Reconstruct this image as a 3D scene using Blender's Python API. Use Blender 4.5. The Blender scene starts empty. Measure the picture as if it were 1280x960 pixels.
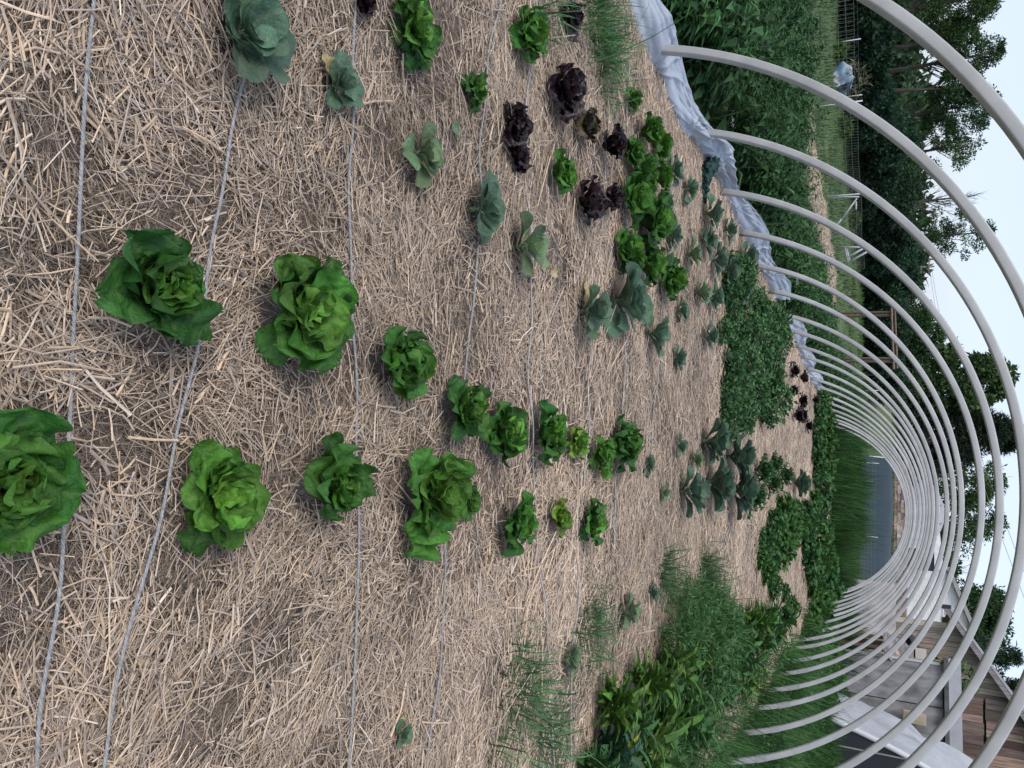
import bpy, math
import numpy as np
from mathutils import Matrix

rng = np.random.default_rng(11)
scene = bpy.context.scene
COL = scene.collection
PI = math.pi

# ------------------------------------------------------------------ camera
CAM_H = 1.5
FPX = 961.0
_p, _y, _r = (math.radians(a) for a in (25.514, -8.613, 0.868))
FWD = np.array([math.sin(_y) * math.cos(_p), math.cos(_y) * math.cos(_p), -math.sin(_p)])
_rt = np.array([math.cos(_y), -math.sin(_y), 0.0])
_up = np.cross(_rt, FWD)
RGT = _rt * math.cos(_r) + _up * math.sin(_r)
UPV = np.cross(RGT, FWD)
EYE = np.array([0.0, 0.0, CAM_H])

cam_data = bpy.data.cameras.new('camera')
cam = bpy.data.objects.new('camera', cam_data)
COL.objects.link(cam)
# the phone was held on its side: the picture's right is up in the world
cam.matrix_world = Matrix(((UPV[0], -RGT[0], -FWD[0], EYE[0]),
                           (UPV[1], -RGT[1], -FWD[1], EYE[1]),
                           (UPV[2], -RGT[2], -FWD[2], EYE[2]),
                           (0, 0, 0, 1)))
cam_data.sensor_fit = 'HORIZONTAL'
cam_data.sensor_width = 36.0
cam_data.lens = 36.0 * FPX / 1280.0
cam_data.clip_start = 0.05
cam_data.clip_end = 3000.0
scene.camera = cam


def ray(px, py):
    return FWD + RGT * (py - 480.0) / FPX + UPV * (px - 640.0) / FPX


def on_z(px, py, z=0.0):
    d = ray(px, py)
    return EYE + d * ((z - CAM_H) / d[2])


def on_y(px, py, Y):
    d = ray(px, py)
    return EYE + d * (Y / d[1])


def on_plane(px, py, P0, n):
    d = ray(px, py)
    return EYE + d * (np.dot(np.asarray(P0) - EYE, n) / np.dot(d, n))


def depth(P):
    return float(np.dot(np.asarray(P) - EYE, FWD))


# ------------------------------------------------------------------ helpers
def ss(a, b, x):
    t = np.clip((np.asarray(x, dtype=float) - a) / (b - a), 0, 1)
    return t * t * (3 - 2 * t)


_nr = np.random.default_rng(5)
_NW = [(_nr.normal(size=2), _nr.uniform(0, 6.28)) for _ in range(10)]


def noise2(x, y, s=1.0):
    v = 0
    for (w, ph) in _NW:
        v = v + np.sin((w[0] * x + w[1] * y) * s * 1.7 + ph + 0.9 * np.sin((w[1] * x - w[0] * y) * s + ph * 2))
    return v / 4.0


def bed_h(x, y):
    return 0.035 + 0.016 * noise2(x, y, 1.6) + 0.009 * noise2(x + 9, y - 4, 5.0)


def terr(x, y):
    x = np.asarray(x, dtype=float)
    y = np.asarray(y, dtype=float)
    far = 0.62 * ss(29, 44, y) * ss(-17, -10, x)
    bank = 1.62 * ss(47, 53, y) * ss(-15.5, -10.5, x)
    right = 0.85 * ss(3.3, 8.0, x) * ss(3, 9, y) * (1 - ss(40, 50, y))
    return np.maximum(far + bank, right) + 0.03 * noise2(x, y, .5) * ss(3, 6, np.abs(x) + ss(29, 32, y) * 6)


def mk(name, V, F, mat, col=None, parent=None, smooth=True, mats=None, midx=None):
    me = bpy.data.meshes.new(name)
    V = np.ascontiguousarray(V, dtype=np.float32)
    if isinstance(F, (list, tuple)) and len(F) and isinstance(F[0], np.ndarray):
        groups = [f for f in F if len(f)]
    else:
        groups = [np.asarray(F)]
    loops = np.concatenate([g.reshape(-1) for g in groups]).astype(np.int32)
    cnt = np.concatenate([np.full(len(g), g.shape[1]) for g in groups]).astype(np.int32)
    start = np.concatenate([[0], np.cumsum(cnt)[:-1]]).astype(np.int32)
    me.vertices.add(len(V))
    me.vertices.foreach_set('co', V.reshape(-1))
    me.loops.add(len(loops))
    me.loops.foreach_set('vertex_index', loops)
    me.polygons.add(len(cnt))
    me.polygons.foreach_set('loop_start', start)
    me.polygons.foreach_set('loop_total', cnt)
    me.polygons.foreach_set('use_smooth', np.full(len(cnt), bool(smooth)))
    me.update(calc_edges=True)
    if col is not None:
        ca = me.attributes.new('Col', 'FLOAT_COLOR', 'POINT')
        c4 = np.ones((len(V), 4), np.float32)
        c4[:, :3] = col
        ca.data.foreach_set('color', c4.reshape(-1))
    me.materials.append(mat)
    ob = bpy.data.objects.new(name, me)
    COL.objects.link(ob)
    if parent is not None:
        ob.parent = parent
    return ob


class Acc:
    """collects pieces of ONE mesh"""
    def __init__(s):
        s.V = []; s.Q = []; s.T = []; s.C = []; s.n = 0

    def add(s, V, F, C=None):
        V = np.asarray(V, dtype=float)
        F = F if isinstance(F, (list, tuple)) else [F]
        for f in F:
            f = np.asarray(f)
            (s.Q if f.shape[1] == 4 else s.T).append(f + s.n)
        s.V.append(V)
        if C is None:
            C = np.ones((len(V), 3)) * 0.5
        C = np.asarray(C, dtype=float)
        if C.ndim == 1:
            C = np.tile(C, (len(V), 1))
        s.C.append(C)
        s.n += len(V)
        return s

    def build(s, name, mat, parent=None, smooth=True):
        Fs = []
        if s.Q: Fs.append(np.concatenate(s.Q))
        if s.T: Fs.append(np.concatenate(s.T))
        return mk(name, np.concatenate(s.V), Fs, mat, np.concatenate(s.C), parent, smooth)


def thing(name, label, cat, loc, rotz=0.0, group=None):
    o = bpy.data.objects.new(name, None)
    COL.objects.link(o)
    o.location = tuple(float(v) for v in loc)
    o.rotation_euler = (0, 0, rotz)
    o.empty_display_size = .05
    o['label'] = label; o['category'] = cat
    if group: o['group'] = group
    return o


def tag(o, label, cat, group=None):
    o['label'] = label; o['category'] = cat
    if group: o['group'] = group
    return o


def struct(o):
    o['kind'] = 'structure'
    return o


def stuff(o, label=None, cat=None):
    o['kind'] = 'stuff'
    if label: o['label'] = label; o['category'] = cat
    return o


def dup(root, loc, rotz, scale=1.0, label=None, group=None):
    r = root.copy(); COL.objects.link(r)
    r.location = tuple(float(v) for v in loc); r.rotation_euler = (0, 0, rotz); r.scale = (scale,) * 3
    if label: r['label'] = label
    if group: r['group'] = group
    for ch in list(root.children):
        c = ch.copy(); COL.objects.link(c); c.parent = r
        for g in ch.children:
            d = g.copy(); COL.objects.link(d); d.parent = c
    return r


def box(x0, x1, y0, y1, z0, z1):
    V = np.array([[x, y, z] for z in (z0, z1) for y in (y0, y1) for x in (x0, x1)], float)
    F = np.array([[0, 2, 3, 1], [4, 5, 7, 6], [0, 1, 5, 4], [2, 6, 7, 3], [0, 4, 6, 2], [1, 3, 7, 5]])
    return V, F


def tube(path, rad, ns=6, caps=True):
    P = np.asarray(path, float)
    n = len(P)
    R = np.broadcast_to(np.asarray(rad, float), (n,))
    T = np.gradient(P, axis=0)
    T /= np.linalg.norm(T, axis=1)[:, None] + 1e-12
    ref = np.array([0, 0, 1.0]) if abs(T[:, 2]).mean() < .8 else np.array([1.0, 0, 0])
    A = np.cross(T, ref); A /= np.linalg.norm(A, axis=1)[:, None] + 1e-12
    B = np.cross(T, A)
    a = np.linspace(0, 2 * PI, ns, endpoint=False)
    V = P[:, None] + R[:, None, None] * (A[:, None] * np.cos(a)[None, :, None] + B[:, None] * np.sin(a)[None, :, None])
    V = V.reshape(-1, 3)
    i = np.arange(n - 1)[:, None] * ns; j = np.arange(ns)[None]; k = (j + 1) % ns
    F = np.stack([i + j, i + k, i + ns + k, i + ns + j], -1).reshape(-1, 4)
    Fs = [F]
    if caps:
        V = np.concatenate([V, P[:1], P[-1:]])
        c0, c1 = n * ns, n * ns + 1
        jj = np.arange(ns)
        Fs.append(np.concatenate([np.stack([np.full(ns, c0), (jj + 1) % ns, jj], -1),
                                  np.stack([np.full(ns, c1), (n - 1) * ns + jj, (n - 1) * ns + (jj + 1) % ns], -1)]))
    return V, Fs


def cards(P, D, N, L, W, C, fold=0.25, bend=0.0):
    """leaf shaped faces: base, left, right, mid, tip -> 4 triangles each"""
    n = len(P)
    D = D / (np.linalg.norm(D, axis=1)[:, None] + 1e-9)
    S = np.cross(D, N); S /= np.linalg.norm(S, axis=1)[:, None] + 1e-9
    N2 = np.cross(S, D)
    L = np.broadcast_to(L, (n,))[:, None]; W = np.broadcast_to(W, (n,))[:, None]
    base = P; tip = P + D * L - N2 * L * bend
    mid = P + D * L * .45
    lf = mid + S * W * .5 + N2 * W * fold
    rt = mid - S * W * .5 + N2 * W * fold
    V = np.stack([base, lf, rt, mid, tip], 1).reshape(-1, 3)
    o = np.arange(n)[:, None] * 5
    F = (o[:, :, None] + np.array([[0, 2, 3], [0, 3, 1], [3, 2, 4], [3, 4, 1]])[None]).reshape(-1, 3)
    return V, F, np.repeat(C, 5, axis=0)


def blades(P, az, L, W, lean, bend, C, ns=3):
    n = len(P)
    t = np.linspace(0, 1, ns + 1)
    ang = (PI / 2 - lean)[:, None] - bend[:, None] * t[None] ** 1.3
    ds = L[:, None] / ns
    r = np.concatenate([np.zeros((n, 1)), np.cumsum(np.cos(ang[:, :-1]) * ds, 1)], 1)
    z = np.concatenate([np.zeros((n, 1)), np.cumsum(np.sin(ang[:, :-1]) * ds, 1)], 1)
    w = W[:, None] * .5 * (1 - t[None] ** 1.6) + .0004
    ca, sa = np.cos(az)[:, None], np.sin(az)[:, None]
    X = P[:, 0:1] + r * ca; Y = P[:, 1:2] + r * sa; Z = P[:, 2:3] + z
    Lf = np.stack([X - sa * w, Y + ca * w, Z], -1); Rt = np.stack([X + sa * w, Y - ca * w, Z], -1)
    V = np.stack([Lf, Rt], 2).reshape(-1, 3)
    o = np.arange(n)[:, None, None] * (ns + 1) * 2; k = np.arange(ns)[None, :, None] * 2
    F = (o + k + np.array([0, 1, 3, 2])[None, None]).reshape(-1, 4)
    return V, F, np.repeat(C, (ns + 1) * 2, axis=0)


def vary(base, n, s=.18, hue=.1):
    base = np.asarray(base, float)
    k = np.exp(rng.normal(0, s, (n, 1)))
    h = 1 + rng.normal(0, hue, (n, 3)) * np.array([1, .5, 1])
    return np.clip(base * k * h, .002, .9)


SH = {
    'spoon': lambda t: (0.30 + 0.70 * ss(0, .55, t)) * np.sqrt(np.clip(1 - (np.clip(t - .6, 0, 1) / .41) ** 2, 0, 1)),
    'round': lambda t: np.where(t < .34, .10 + .05 * t, 0) + np.where(t >= .34, np.sqrt(np.clip(1 - ((t - .68) / .345) ** 2, 0, 1)) + .02, 0),
    'lance': lambda t: np.maximum(.06, np.sin(PI * np.clip(t, 0, 1) ** .8) ** .85) * (t < .999) ,
    'broad': lambda t: np.where(t < .2, .08, np.sin(PI * np.clip((t - .2) / .8, 0, 1) ** .6) ** .8 + .03),
}


def leaf(base, az, L, W, e0, e1, shape, cup=.2, ruf=.1, freq=3., col=(.1, .2, .05), rib=(.3, .4, .2), nu=9, nv=7, blis=.0, epow=1.0, edge=None):
    t = np.linspace(0, 1, nu); s = np.linspace(-1, 1, nv)
    e = e0 + (e1 - e0) * t ** epow
    dt = L / (nu - 1)
    r = np.concatenate([[0], np.cumsum(np.cos(e[:-1]) * dt)])
    z = np.concatenate([[0], np.cumsum(np.sin(e[:-1]) * dt)])
    w = W / 2 * SH[shape](t)
    ph = rng.uniform(0, 6.28, 4)
    T, S = np.meshgrid(t, s, indexing='ij')
    lat = S * w[:, None]
    off = cup * w[:, None] * S ** 2
    off = off + ruf * W * np.abs(S) ** 1.6 * np.sin(freq * 6.28 * T + ph[0] + np.sign(S) * ph[1]) * ss(.15, .5, T)
    off = off + ruf * .5 * W * T * np.sin(S * 4 + ph[2]) * ss(.5, 1, T)
    if blis:
        off = off + blis * W * np.sin(T * 15 + ph[2] + S * 3) * np.sin(S * 9 + ph[3] + T * 4) * (1 - S ** 4)
    off = off - .05 * W * np.exp(-(S / .16) ** 2)
    vein = 0
    if nu > 25:
        vein = np.clip(np.sin((T * 6.5 - np.abs(S) ** 1.2 * 2.2 + .15 * np.sin(S * 5 + ph[0])) * 2 * PI), .55, 1) - .55
        vein = vein / .45 * (1 - S ** 2) * ss(.1, .3, T)
        off = off - .012 * W * vein
    nr = -np.sin(e)[:, None]; nz = np.cos(e)[:, None]
    R = r[:, None] + nr * off; Z = z[:, None] + nz * off
    ca, sa = math.cos(az), math.sin(az)
    V = np.stack([base[0] + R * ca - lat * sa, base[1] + R * sa + lat * ca, base[2] + Z], -1).reshape(-1, 3)
    i = np.arange(nu - 1)[:, None] * nv; j = np.arange(nv - 1)[None]
    F = np.stack([i + j, i + j + 1, i + nv + j + 1, i + nv + j], -1).reshape(-1, 4)
    k = (np.exp(-(S / .13) ** 2) * (1 - .75 * T))[..., None]
    c = np.asarray(col)[None, None] * (1 - k) + np.asarray(rib)[None, None] * k
    if nu > 25:
        c = c * (1 + .22 * vein[..., None])
    if edge is not None:
        ke = (np.abs(S) ** 3 * .5)[..., None]
        c = c * (1 - ke) + np.asarray(edge)[None, None] * ke
    return V, F, c.reshape(-1, 3)


# ------------------------------------------------------------------ materials
def new_mat(name):
    m = bpy.data.materials.new(name)
    m.use_nodes = True
    nt = m.node_tree
    b = nt.nodes['Principled BSDF']
    return m, nt, b


def N(nt, typ, **kw):
    n = nt.nodes.new(typ)
    for k, v in kw.items():
        if k in n.inputs: n.inputs[k].default_value = v
        else: setattr(n, k, v)
    return n


def attr_mat(name, rough=.6, spec=.3, nscale=30., namt=.3, bump=0., bscale=60., transl=0., aniso=None):
    m, nt, b = new_mat(name)
    at = N(nt, 'ShaderNodeAttribute', attribute_name='Col')
    tc = N(nt, 'ShaderNodeTexCoord')
    no = N(nt, 'ShaderNodeTexNoise', Scale=nscale, Detail=4.0)
    if aniso is not None:
        mp = N(nt, 'ShaderNodeMapping'); mp.inputs['Scale'].default_value = aniso
        nt.links.new(tc.outputs['Object'], mp.inputs['Vector']); nt.links.new(mp.outputs['Vector'], no.inputs['Vector'])
    else:
        nt.links.new(tc.outputs['Object'], no.inputs['Vector'])
    mr = N(nt, 'ShaderNodeMapRange'); mr.inputs['From Min'].default_value = .25; mr.inputs['From Max'].default_value = .75
    mr.inputs['To Min'].default_value = 1 - namt; mr.inputs['To Max'].default_value = 1 + namt
    nt.links.new(no.outputs['Fac'], mr.inputs['Value'])
    mx = N(nt, 'ShaderNodeVectorMath', operation='SCALE')
    nt.links.new(at.outputs['Color'], mx.inputs[0]); nt.links.new(mr.outputs['Result'], mx.inputs['Scale'])
    nt.links.new(mx.outputs['Vector'], b.inputs['Base Color'])
    b.inputs['Roughness'].default_value = rough
    b.inputs['Specular IOR Level'].default_value = spec
    if bump:
        n2 = N(nt, 'ShaderNodeTexNoise', Scale=bscale, Detail=3.0)
        nt.links.new(tc.outputs['Object'], n2.inputs['Vector'])
        bp = N(nt, 'ShaderNodeBump', Strength=bump, Distance=.01)
        nt.links.new(n2.outputs['Fac'], bp.inputs['Height']); nt.links.new(bp.outputs['Normal'], b.inputs['Normal'])
    if transl:
        out = nt.nodes['Material Output']
        tr = N(nt, 'ShaderNodeBsdfTranslucent'); mi = N(nt, 'ShaderNodeMixShader', Fac=transl)
        nt.links.new(mx.outputs['Vector'], tr.inputs['Color'])
        nt.links.new(b.outputs['BSDF'], mi.inputs[1]); nt.links.new(tr.outputs['BSDF'], mi.inputs[2])
        nt.links.new(mi.outputs['Shader'], out.inputs['Surface'])
    return m


M_leaf = attr_mat('crop_leaf', .45, .22, 25, .28, .7, 70, .2)
M_red = attr_mat('red_leaf', .38, .4, 25, .3, .35, 90, .05)
M_weed = attr_mat('weed_leaf', .6, .12, 6, .3, 0, 1, .2)
M_tree = attr_mat('tree_leaf', .6, .2, .8, .35, 0, 1, .2)
M_bark = attr_mat('bark', .9, .1, 6, .4, .5, 12)
M_straw = attr_mat('straw', .62, .25, 60, .22)
M_pipe = attr_mat('weathered_pipe', .48, .35, 5, .14, .06, 90, aniso=(1, 1, 1))
M_cord = attr_mat('cord', .7, .2, 80, .25)
M_plain = attr_mat('painted', .6, .3, 3, .12)
M_wood = attr_mat('weathered_wood', .85, .15, 2.2, .45, .3, 10, aniso=(9, 9, .6))
M_ply = attr_mat('weathered_plywood', .85, .15, 1.3, .6, .2, 8, aniso=(3, 3, 1.4))
M_metal = attr_mat('dull_metal', .45, .5, 3, .15)
M_stone = attr_mat('stone', .9, .1, 5, .35, .4, 9)
M_flower = attr_mat('petal', .6, .2, 5, .05)
M_sheet = attr_mat('plastic_sheet', .38, .4, 7, .10, .18, 22, .12)
M_tarp = attr_mat('woven_tarp', .5, .35, 1.2, .15, .15, 6)


def ground_mat():
    m, nt, b = new_mat('grassy_soil')
    tc = N(nt, 'ShaderNodeTexCoord')
    n1 = N(nt, 'ShaderNodeTexNoise', Scale=.35, Detail=6.0)
    n2 = N(nt, 'ShaderNodeTexNoise', Scale=7., Detail=6.0, Roughness=.7)
    for n in (n1, n2): nt.links.new(tc.outputs['Object'], n.inputs['Vector'])
    c1 = N(nt, 'ShaderNodeValToRGB')
    c1.color_ramp.elements[0].position = .3; c1.color_ramp.elements[0].color = (.035, .075, .022, 1)
    c1.color_ramp.elements[1].position = .7; c1.color_ramp.elements[1].color = (.11, .155, .05, 1)
    nt.links.new(n1.outputs['Fac'], c1.inputs['Fac'])
    mr = N(nt, 'ShaderNodeMapRange'); mr.inputs['From Min'].default_value = .3; mr.inputs['From Max'].default_value = .7
    mr.inputs['To Min'].default_value = .55; mr.inputs['To Max'].default_value = 1.4
    nt.links.new(n2.outputs['Fac'], mr.inputs['Value'])
    mx = N(nt, 'ShaderNodeVectorMath', operation='SCALE')
    nt.links.new(c1.outputs['Color'], mx.inputs[0]); nt.links.new(mr.outputs['Result'], mx.inputs['Scale'])
    nt.links.new(mx.outputs['Vector'], b.inputs['Base Color'])
    b.inputs['Roughness'].default_value = .95
    bp = N(nt, 'ShaderNodeBump', Strength=.6, Distance=.05)
    nt.links.new(n2.outputs['Fac'], bp.inputs['Height']); nt.links.new(bp.outputs['Normal'], b.inputs['Normal'])
    return m


def chaff_mat():
    m, nt, b = new_mat('straw_chaff')
    tc = N(nt, 'ShaderNodeTexCoord')
    n1 = N(nt, 'ShaderNodeTexNoise', Scale=2.2, Detail=5.0)
    nt.links.new(tc.outputs['Object'], n1.inputs['Vector'])
    fine = []
    for rot, sc in ((.5, (520, 60, 60)), (1.7, (480, 52, 60)), (2.7, (440, 45, 60))):
        mp = N(nt, 'ShaderNodeMapping'); mp.inputs['Rotation'].default_value = (0, 0, rot); mp.inputs['Scale'].default_value = sc
        nn = N(nt, 'ShaderNodeTexNoise', Scale=.5, Detail=2.0, Distortion=.6)
        nt.links.new(tc.outputs['Object'], mp.inputs['Vector']); nt.links.new(mp.outputs['Vector'], nn.inputs['Vector'])
        fine.append(nn)
    a = N(nt, 'ShaderNodeMath', operation='MAXIMUM'); nt.links.new(fine[0].outputs['Fac'], a.inputs[0]); nt.links.new(fine[1].outputs['Fac'], a.inputs[1])
    a2 = N(nt, 'ShaderNodeMath', operation='MAXIMUM'); nt.links.new(a.outputs[0], a2.inputs[0]); nt.links.new(fine[2].outputs['Fac'], a2.inputs[1])
    c1 = N(nt, 'ShaderNodeValToRGB')
    c1.color_ramp.elements[0].position = .45; c1.color_ramp.elements[0].color = (.075, .057, .048, 1)
    c1.color_ramp.elements[1].position = .75; c1.color_ramp.elements[1].color = (.34, .28, .235, 1)
    nt.links.new(a2.outputs[0], c1.inputs['Fac'])
    mr = N(nt, 'ShaderNodeMapRange'); mr.inputs['From Min'].default_value = .3; mr.inputs['From Max'].default_value = .7
    mr.inputs['To Min'].default_value = .6; mr.inputs['To Max'].default_value = 1.2
    nt.links.new(n1.outputs['Fac'], mr.inputs['Value'])
    mx = N(nt, 'ShaderNodeVectorMath', operation='SCALE')
    nt.links.new(c1.outputs['Color'], mx.inputs[0]); nt.links.new(mr.outputs['Result'], mx.inputs['Scale'])
    nt.links.new(mx.outputs['Vector'], b.inputs['Base Color'])
    b.inputs['Roughness'].default_value = .9
    bp = N(nt, 'ShaderNodeBump', Strength=.8, Distance=.01)
    nt.links.new(a2.outputs[0], bp.inputs['Height']); nt.links.new(bp.outputs['Normal'], b.inputs['Normal'])
    return m


M_ground = ground_mat(); M_chaff = chaff_mat()

# ------------------------------------------------------------------ setting: ground, bed, straw
def grid_mesh(name, xs, ys, zf, mat):
    X, Y = np.meshgrid(xs, ys, indexing='ij')
    V = np.stack([X, Y, zf(X, Y)], -1).reshape(-1, 3)
    nx, ny = len(xs), len(ys)
    i = np.arange(nx - 1)[:, None] * ny; j = np.arange(ny - 1)[None]
    F = np.stack([i + j, i + ny + j, i + ny + j + 1, i + j + 1], -1).reshape(-1, 4)
    return mk(name, V, F, mat)


gx = np.concatenate([[-900, -400, -200, -120, -80, -60, -45], np.linspace(-35, 35, 141), [45, 60, 90, 140, 250, 500, 900]])
gy = np.concatenate([[-60, -30, -15], np.linspace(-8, 62, 141), [66, 72, 80, 95, 120, 160, 240, 400, 700, 1400]])
struct(grid_mesh('ground', gx, gy, lambda x, y: terr(x, y) - .07 * (1 - ss(3.3, 3.6, np.abs(x + .2))) * (y < 29.5), M_ground))
BX0, BX1 = -3.35, 2.85
struct(grid_mesh('straw_bed', np.linspace(BX0, BX1, 125), np.concatenate([np.linspace(-1, 8, 180), np.linspace(8.1, 29.3, 200)]),
                 lambda x, y: bed_h(x, y) * (1 - ss(2.6, 3.1, np.abs(x + .25))) - .012, M_chaff))
struct(grid_mesh('straw_path', np.linspace(-7.9, -6.9, 12), np.linspace(14, 27, 80),
                 lambda x, y: terr(x, y) + .05 - .25 * ((x + 7.4) / .5) ** 4 * .2 + .02 * noise2(x, y, 3), M_chaff))

CLEAR = []
PAL = np.array([[.54, .42, .315], [.44, .355, .282], [.58, .44, .30], [.32, .255, .195], [.60, .505, .405], [.38, .325, .28]])


MATS = [(235, 715, .15), (40, 745, .11), (40, 560, .10), (60, 160, .12), (150, 560, .09), (20, 330, .10), (262, 900, .13), (330, 800, .12), (470, 180, .13), (560, 60, .16), (690, 690, .13), (610, 850, .18), (500, 760, .14), (700, 330, .2), (820, 520, .25), (390, 250, .12)]


def matted(x, y):
    """where the straw has broken down to fine dark chaff"""
    m = 0
    for (px, py, r) in MATS:
        c = on_z(px, py, .04)
        m = np.maximum(m, 1.25 * np.exp(-(((x - c[0]) ** 2 + (y - c[1]) ** 2) / r ** 2 + .5 * noise2(x, y, 5)) ** 2))
    return np.clip(m, 0, 1) * .95 + (1 - np.clip(m, 0, 1)) * .8 * ss(.02, .42, noise2(x * 1.05 + 3, y * 1.05 + 7, 1.5) + .35 * noise2(x, y, 6))


def straws(n, x0, x1, y0, y1, Lm, Wm, two, lay=.03, hf=bed_h, tilt=.12, den=True, tone=1.0):
    x = rng.uniform(x0, x1, n); y = rng.uniform(y0, y1, n)
    for (cx_, cy_, cr_) in CLEAR:
        ok = (x - cx_) ** 2 + (y - cy_) ** 2 > (cr_ * .6) ** 2
        x, y = x[ok], y[ok]
    n = len(x)
    fine = noise2(x + 3, y + 7, 2.2)
    if den:
        keep = rng.uniform(0, 1, n) < 1 - .86 * matted(x, y)
        x, y, fine = x[keep], y[keep], fine[keep]; n = len(x)
    L = np.clip(Lm * np.exp(rng.normal(0, .5, n)) * (1 + .25 * np.clip(fine, -1, 1)), .02, .34 if y0 > 3 else .19)
    W = np.clip(Wm * np.exp(rng.normal(-.1, .38, n)), .0012, .011 if y0 > 7 else .0068)
    th = noise2(x - 5, y + 2, 1.9) * 1.6 + rng.normal(0, .75, n) + (rng.uniform(0, 1, n) < .3) * rng.uniform(0, PI, n)
    el = rng.normal(0, tilt, n)
    u = np.stack([np.cos(th) * np.cos(el), np.sin(th) * np.cos(el), np.sin(el)], -1)
    v = np.stack([-np.sin(th), np.cos(th), np.zeros(n)], -1)
    roll = rng.normal(0, .35, n)
    v = v * np.cos(roll)[:, None] + np.array([0, 0, 1.]) * np.sin(roll)[:, None]
    z = hf(x, y) + rng.uniform(0, lay, n) ** 1.0 + .3 * np.abs(el) * L * .5
    c = np.stack([x, y, z], -1)
    w = np.array([.27, .22, .14, .17, .1, .1])
    pi = rng.choice(6, n, p=w)
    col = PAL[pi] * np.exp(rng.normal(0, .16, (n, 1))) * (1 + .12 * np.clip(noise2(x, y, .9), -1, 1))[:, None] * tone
    ts = (-.5, 0, .5) if two else (-.5, .5)
    bow = rng.normal(0, .06, n)
    rows = []
    for t in ts:
        cc = c + u * (L * t)[:, None] + v * ((bow * L * (1 - 4 * t * t)) if two else 0 * L)[:, None]
        ridge = cc + np.array([0, 0, 1.]) * (W * .45)[:, None]
        rows += [cc - v * (W / 2)[:, None], ridge, cc + v * (W / 2)[:, None]]
    k = len(rows)
    V = np.stack(rows, 1).reshape(-1, 3)
    pat = [[0, 1, 4, 3], [1, 2, 5, 4]] + ([[3, 4, 7, 6], [4, 5, 8, 7]] if two else [])
    F = (np.arange(n)[:, None, None] * k + np.array(pat)[None]).reshape(-1, 4)
    return V, F, np.repeat(col, k, axis=0)


# ------------------------------------------------------------------ cords across the straw
CORDS = [
    ('grey twisted cord crossing the straw nearest the viewer, beside the cut-off lettuce', [(124, -40), (120, 0), (110, 100), (106, 200), (102, 313), (100, 433), (93, 533), (88, 617), (76, 744), (62, 804), (51, 886), (46, 956), (42, 1000)], True),
    ('grey twisted cord passing under the large cabbage and the nearest whole lettuce', [(330, -30), (324, 20), (313, 83), (293, 167), (277, 253), (268, 317), (263, 373), (250, 443), (230, 527), (213, 583), (205, 620), (184, 705), (170, 762), (149, 825), (136, 903), (127, 958), (120, 1000)], True),
    ('grey cord touching the small yellow-edged cabbage, third from the viewer', [(444, -40), (443, 0), (441, 100), (438, 200), (436, 317), (438, 383), (443, 467), (441, 547), (436, 655), (437, 797), (433, 956), (432, 1000)], True),
    ('grey cord running past the lone round cabbage leaf to the narrow lettuce', [(628, -40), (623, 0), (608, 50), (602, 133), (599, 233), (593, 313), (583, 383), (579, 460), (560, 600), (555, 677), (551, 797), (542, 868), (535, 956), (532, 1000)], True),
    ('thin pale cord passing under the nearest dark red lettuce', [(668, 0), (663, 80), (657, 133), (655, 213), (658, 277), (662, 340), (662, 433), (662, 487), (670, 600), (673, 708), (682, 797), (686, 886), (688, 940), (690, 1000)], False),
    ('thin pale cord running beside the two blue-green cabbages growing as a pair', [(752, 200), (747, 300), (737, 433), (733, 533), (726, 640), (720, 744), (709, 840), (706, 960)], False),
    ('thin white cord crossing the crowded block of bright lettuces', [(784, 60), (782, 125), (780, 175), (777, 225), (779, 282), (781, 332), (780, 395), (779, 470), (772, 560), (765, 680)], False),
    ('thin white cord stretched over the far cabbage patch by the plastic sheeting', [(860, 140), (857, 175), (852, 212), (849, 238), (842, 270), (836, 330), (830, 420), (820, 500), (812, 600)], False),
]


def respath(pts, step):
    P = np.asarray(pts, float)
    d = np.concatenate([[0], np.cumsum(np.linalg.norm(np.diff(P, axis=0), axis=1))])
    n = max(8, int(d[-1] / step))
    s = np.linspace(0, d[-1], n)
    Q = np.stack([np.interp(s, d, P[:, k]) for k in range(P.shape[1])], 1)
    w = max(1, int(.10 / step))
    if w > 1 and n > 4 * w:
        ker = np.ones(2 * w + 1) / (2 * w + 1)
        for k in range(Q.shape[1]):
            pad = np.concatenate([2 * Q[0, k] - Q[1:w + 1, k][::-1], Q[:, k], 2 * Q[-1, k] - Q[-w - 1:-1, k][::-1]])
            Q[:, k] = np.convolve(pad, ker, 'valid')
    return Q


for lab, px, tw in CORDS:
    pts = [on_z(a, b, .06) for a, b in px]
    P = respath(pts, .006 if tw else .03)
    P[:, 2] = bed_h(P[:, 0], P[:, 1]) + (.030 if tw else .034) + .006 * noise2(P[:, 0], P[:, 1], 6)
    cc = np.array([.31, .315, .32]) if tw else np.array([.40, .40, .40])
    if tw:
        T = np.gradient(P, axis=0); T /= np.linalg.norm(T, axis=1)[:, None]
        S = np.cross(T, [0, 0, 1.]); S /= np.linalg.norm(S, axis=1)[:, None]; U = np.cross(S, T)
        s = np.arange(len(P)) * .006
        a = Acc()
        for k in range(3):
            an = s / .030 * 2 * PI + k * 2 * PI / 3
            Q = P + .0021 * (S * np.cos(an)[:, None] + U * np.sin(an)[:, None])
            V, F = tube(Q, .0024, 5)
            a.add(V, F, cc * (1 + .12 * (k - 1)))
        o = a.build('cord', M_cord)
    else:
        V, F = tube(P, .0038, 5); o = Acc().add(V, F, cc).build('cord', M_cord)
    tag(o, lab, 'cord', 'cords laid across the straw bed')

# ------------------------------------------------------------------ hoops
XL, XR, HH, HA, Y0, SP = -3.0956, 2.632, 2.381, 1.3733, 3.526, 1.2703
HALF = (XR - XL) / 2; CX = (XR + XL) / 2


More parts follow.
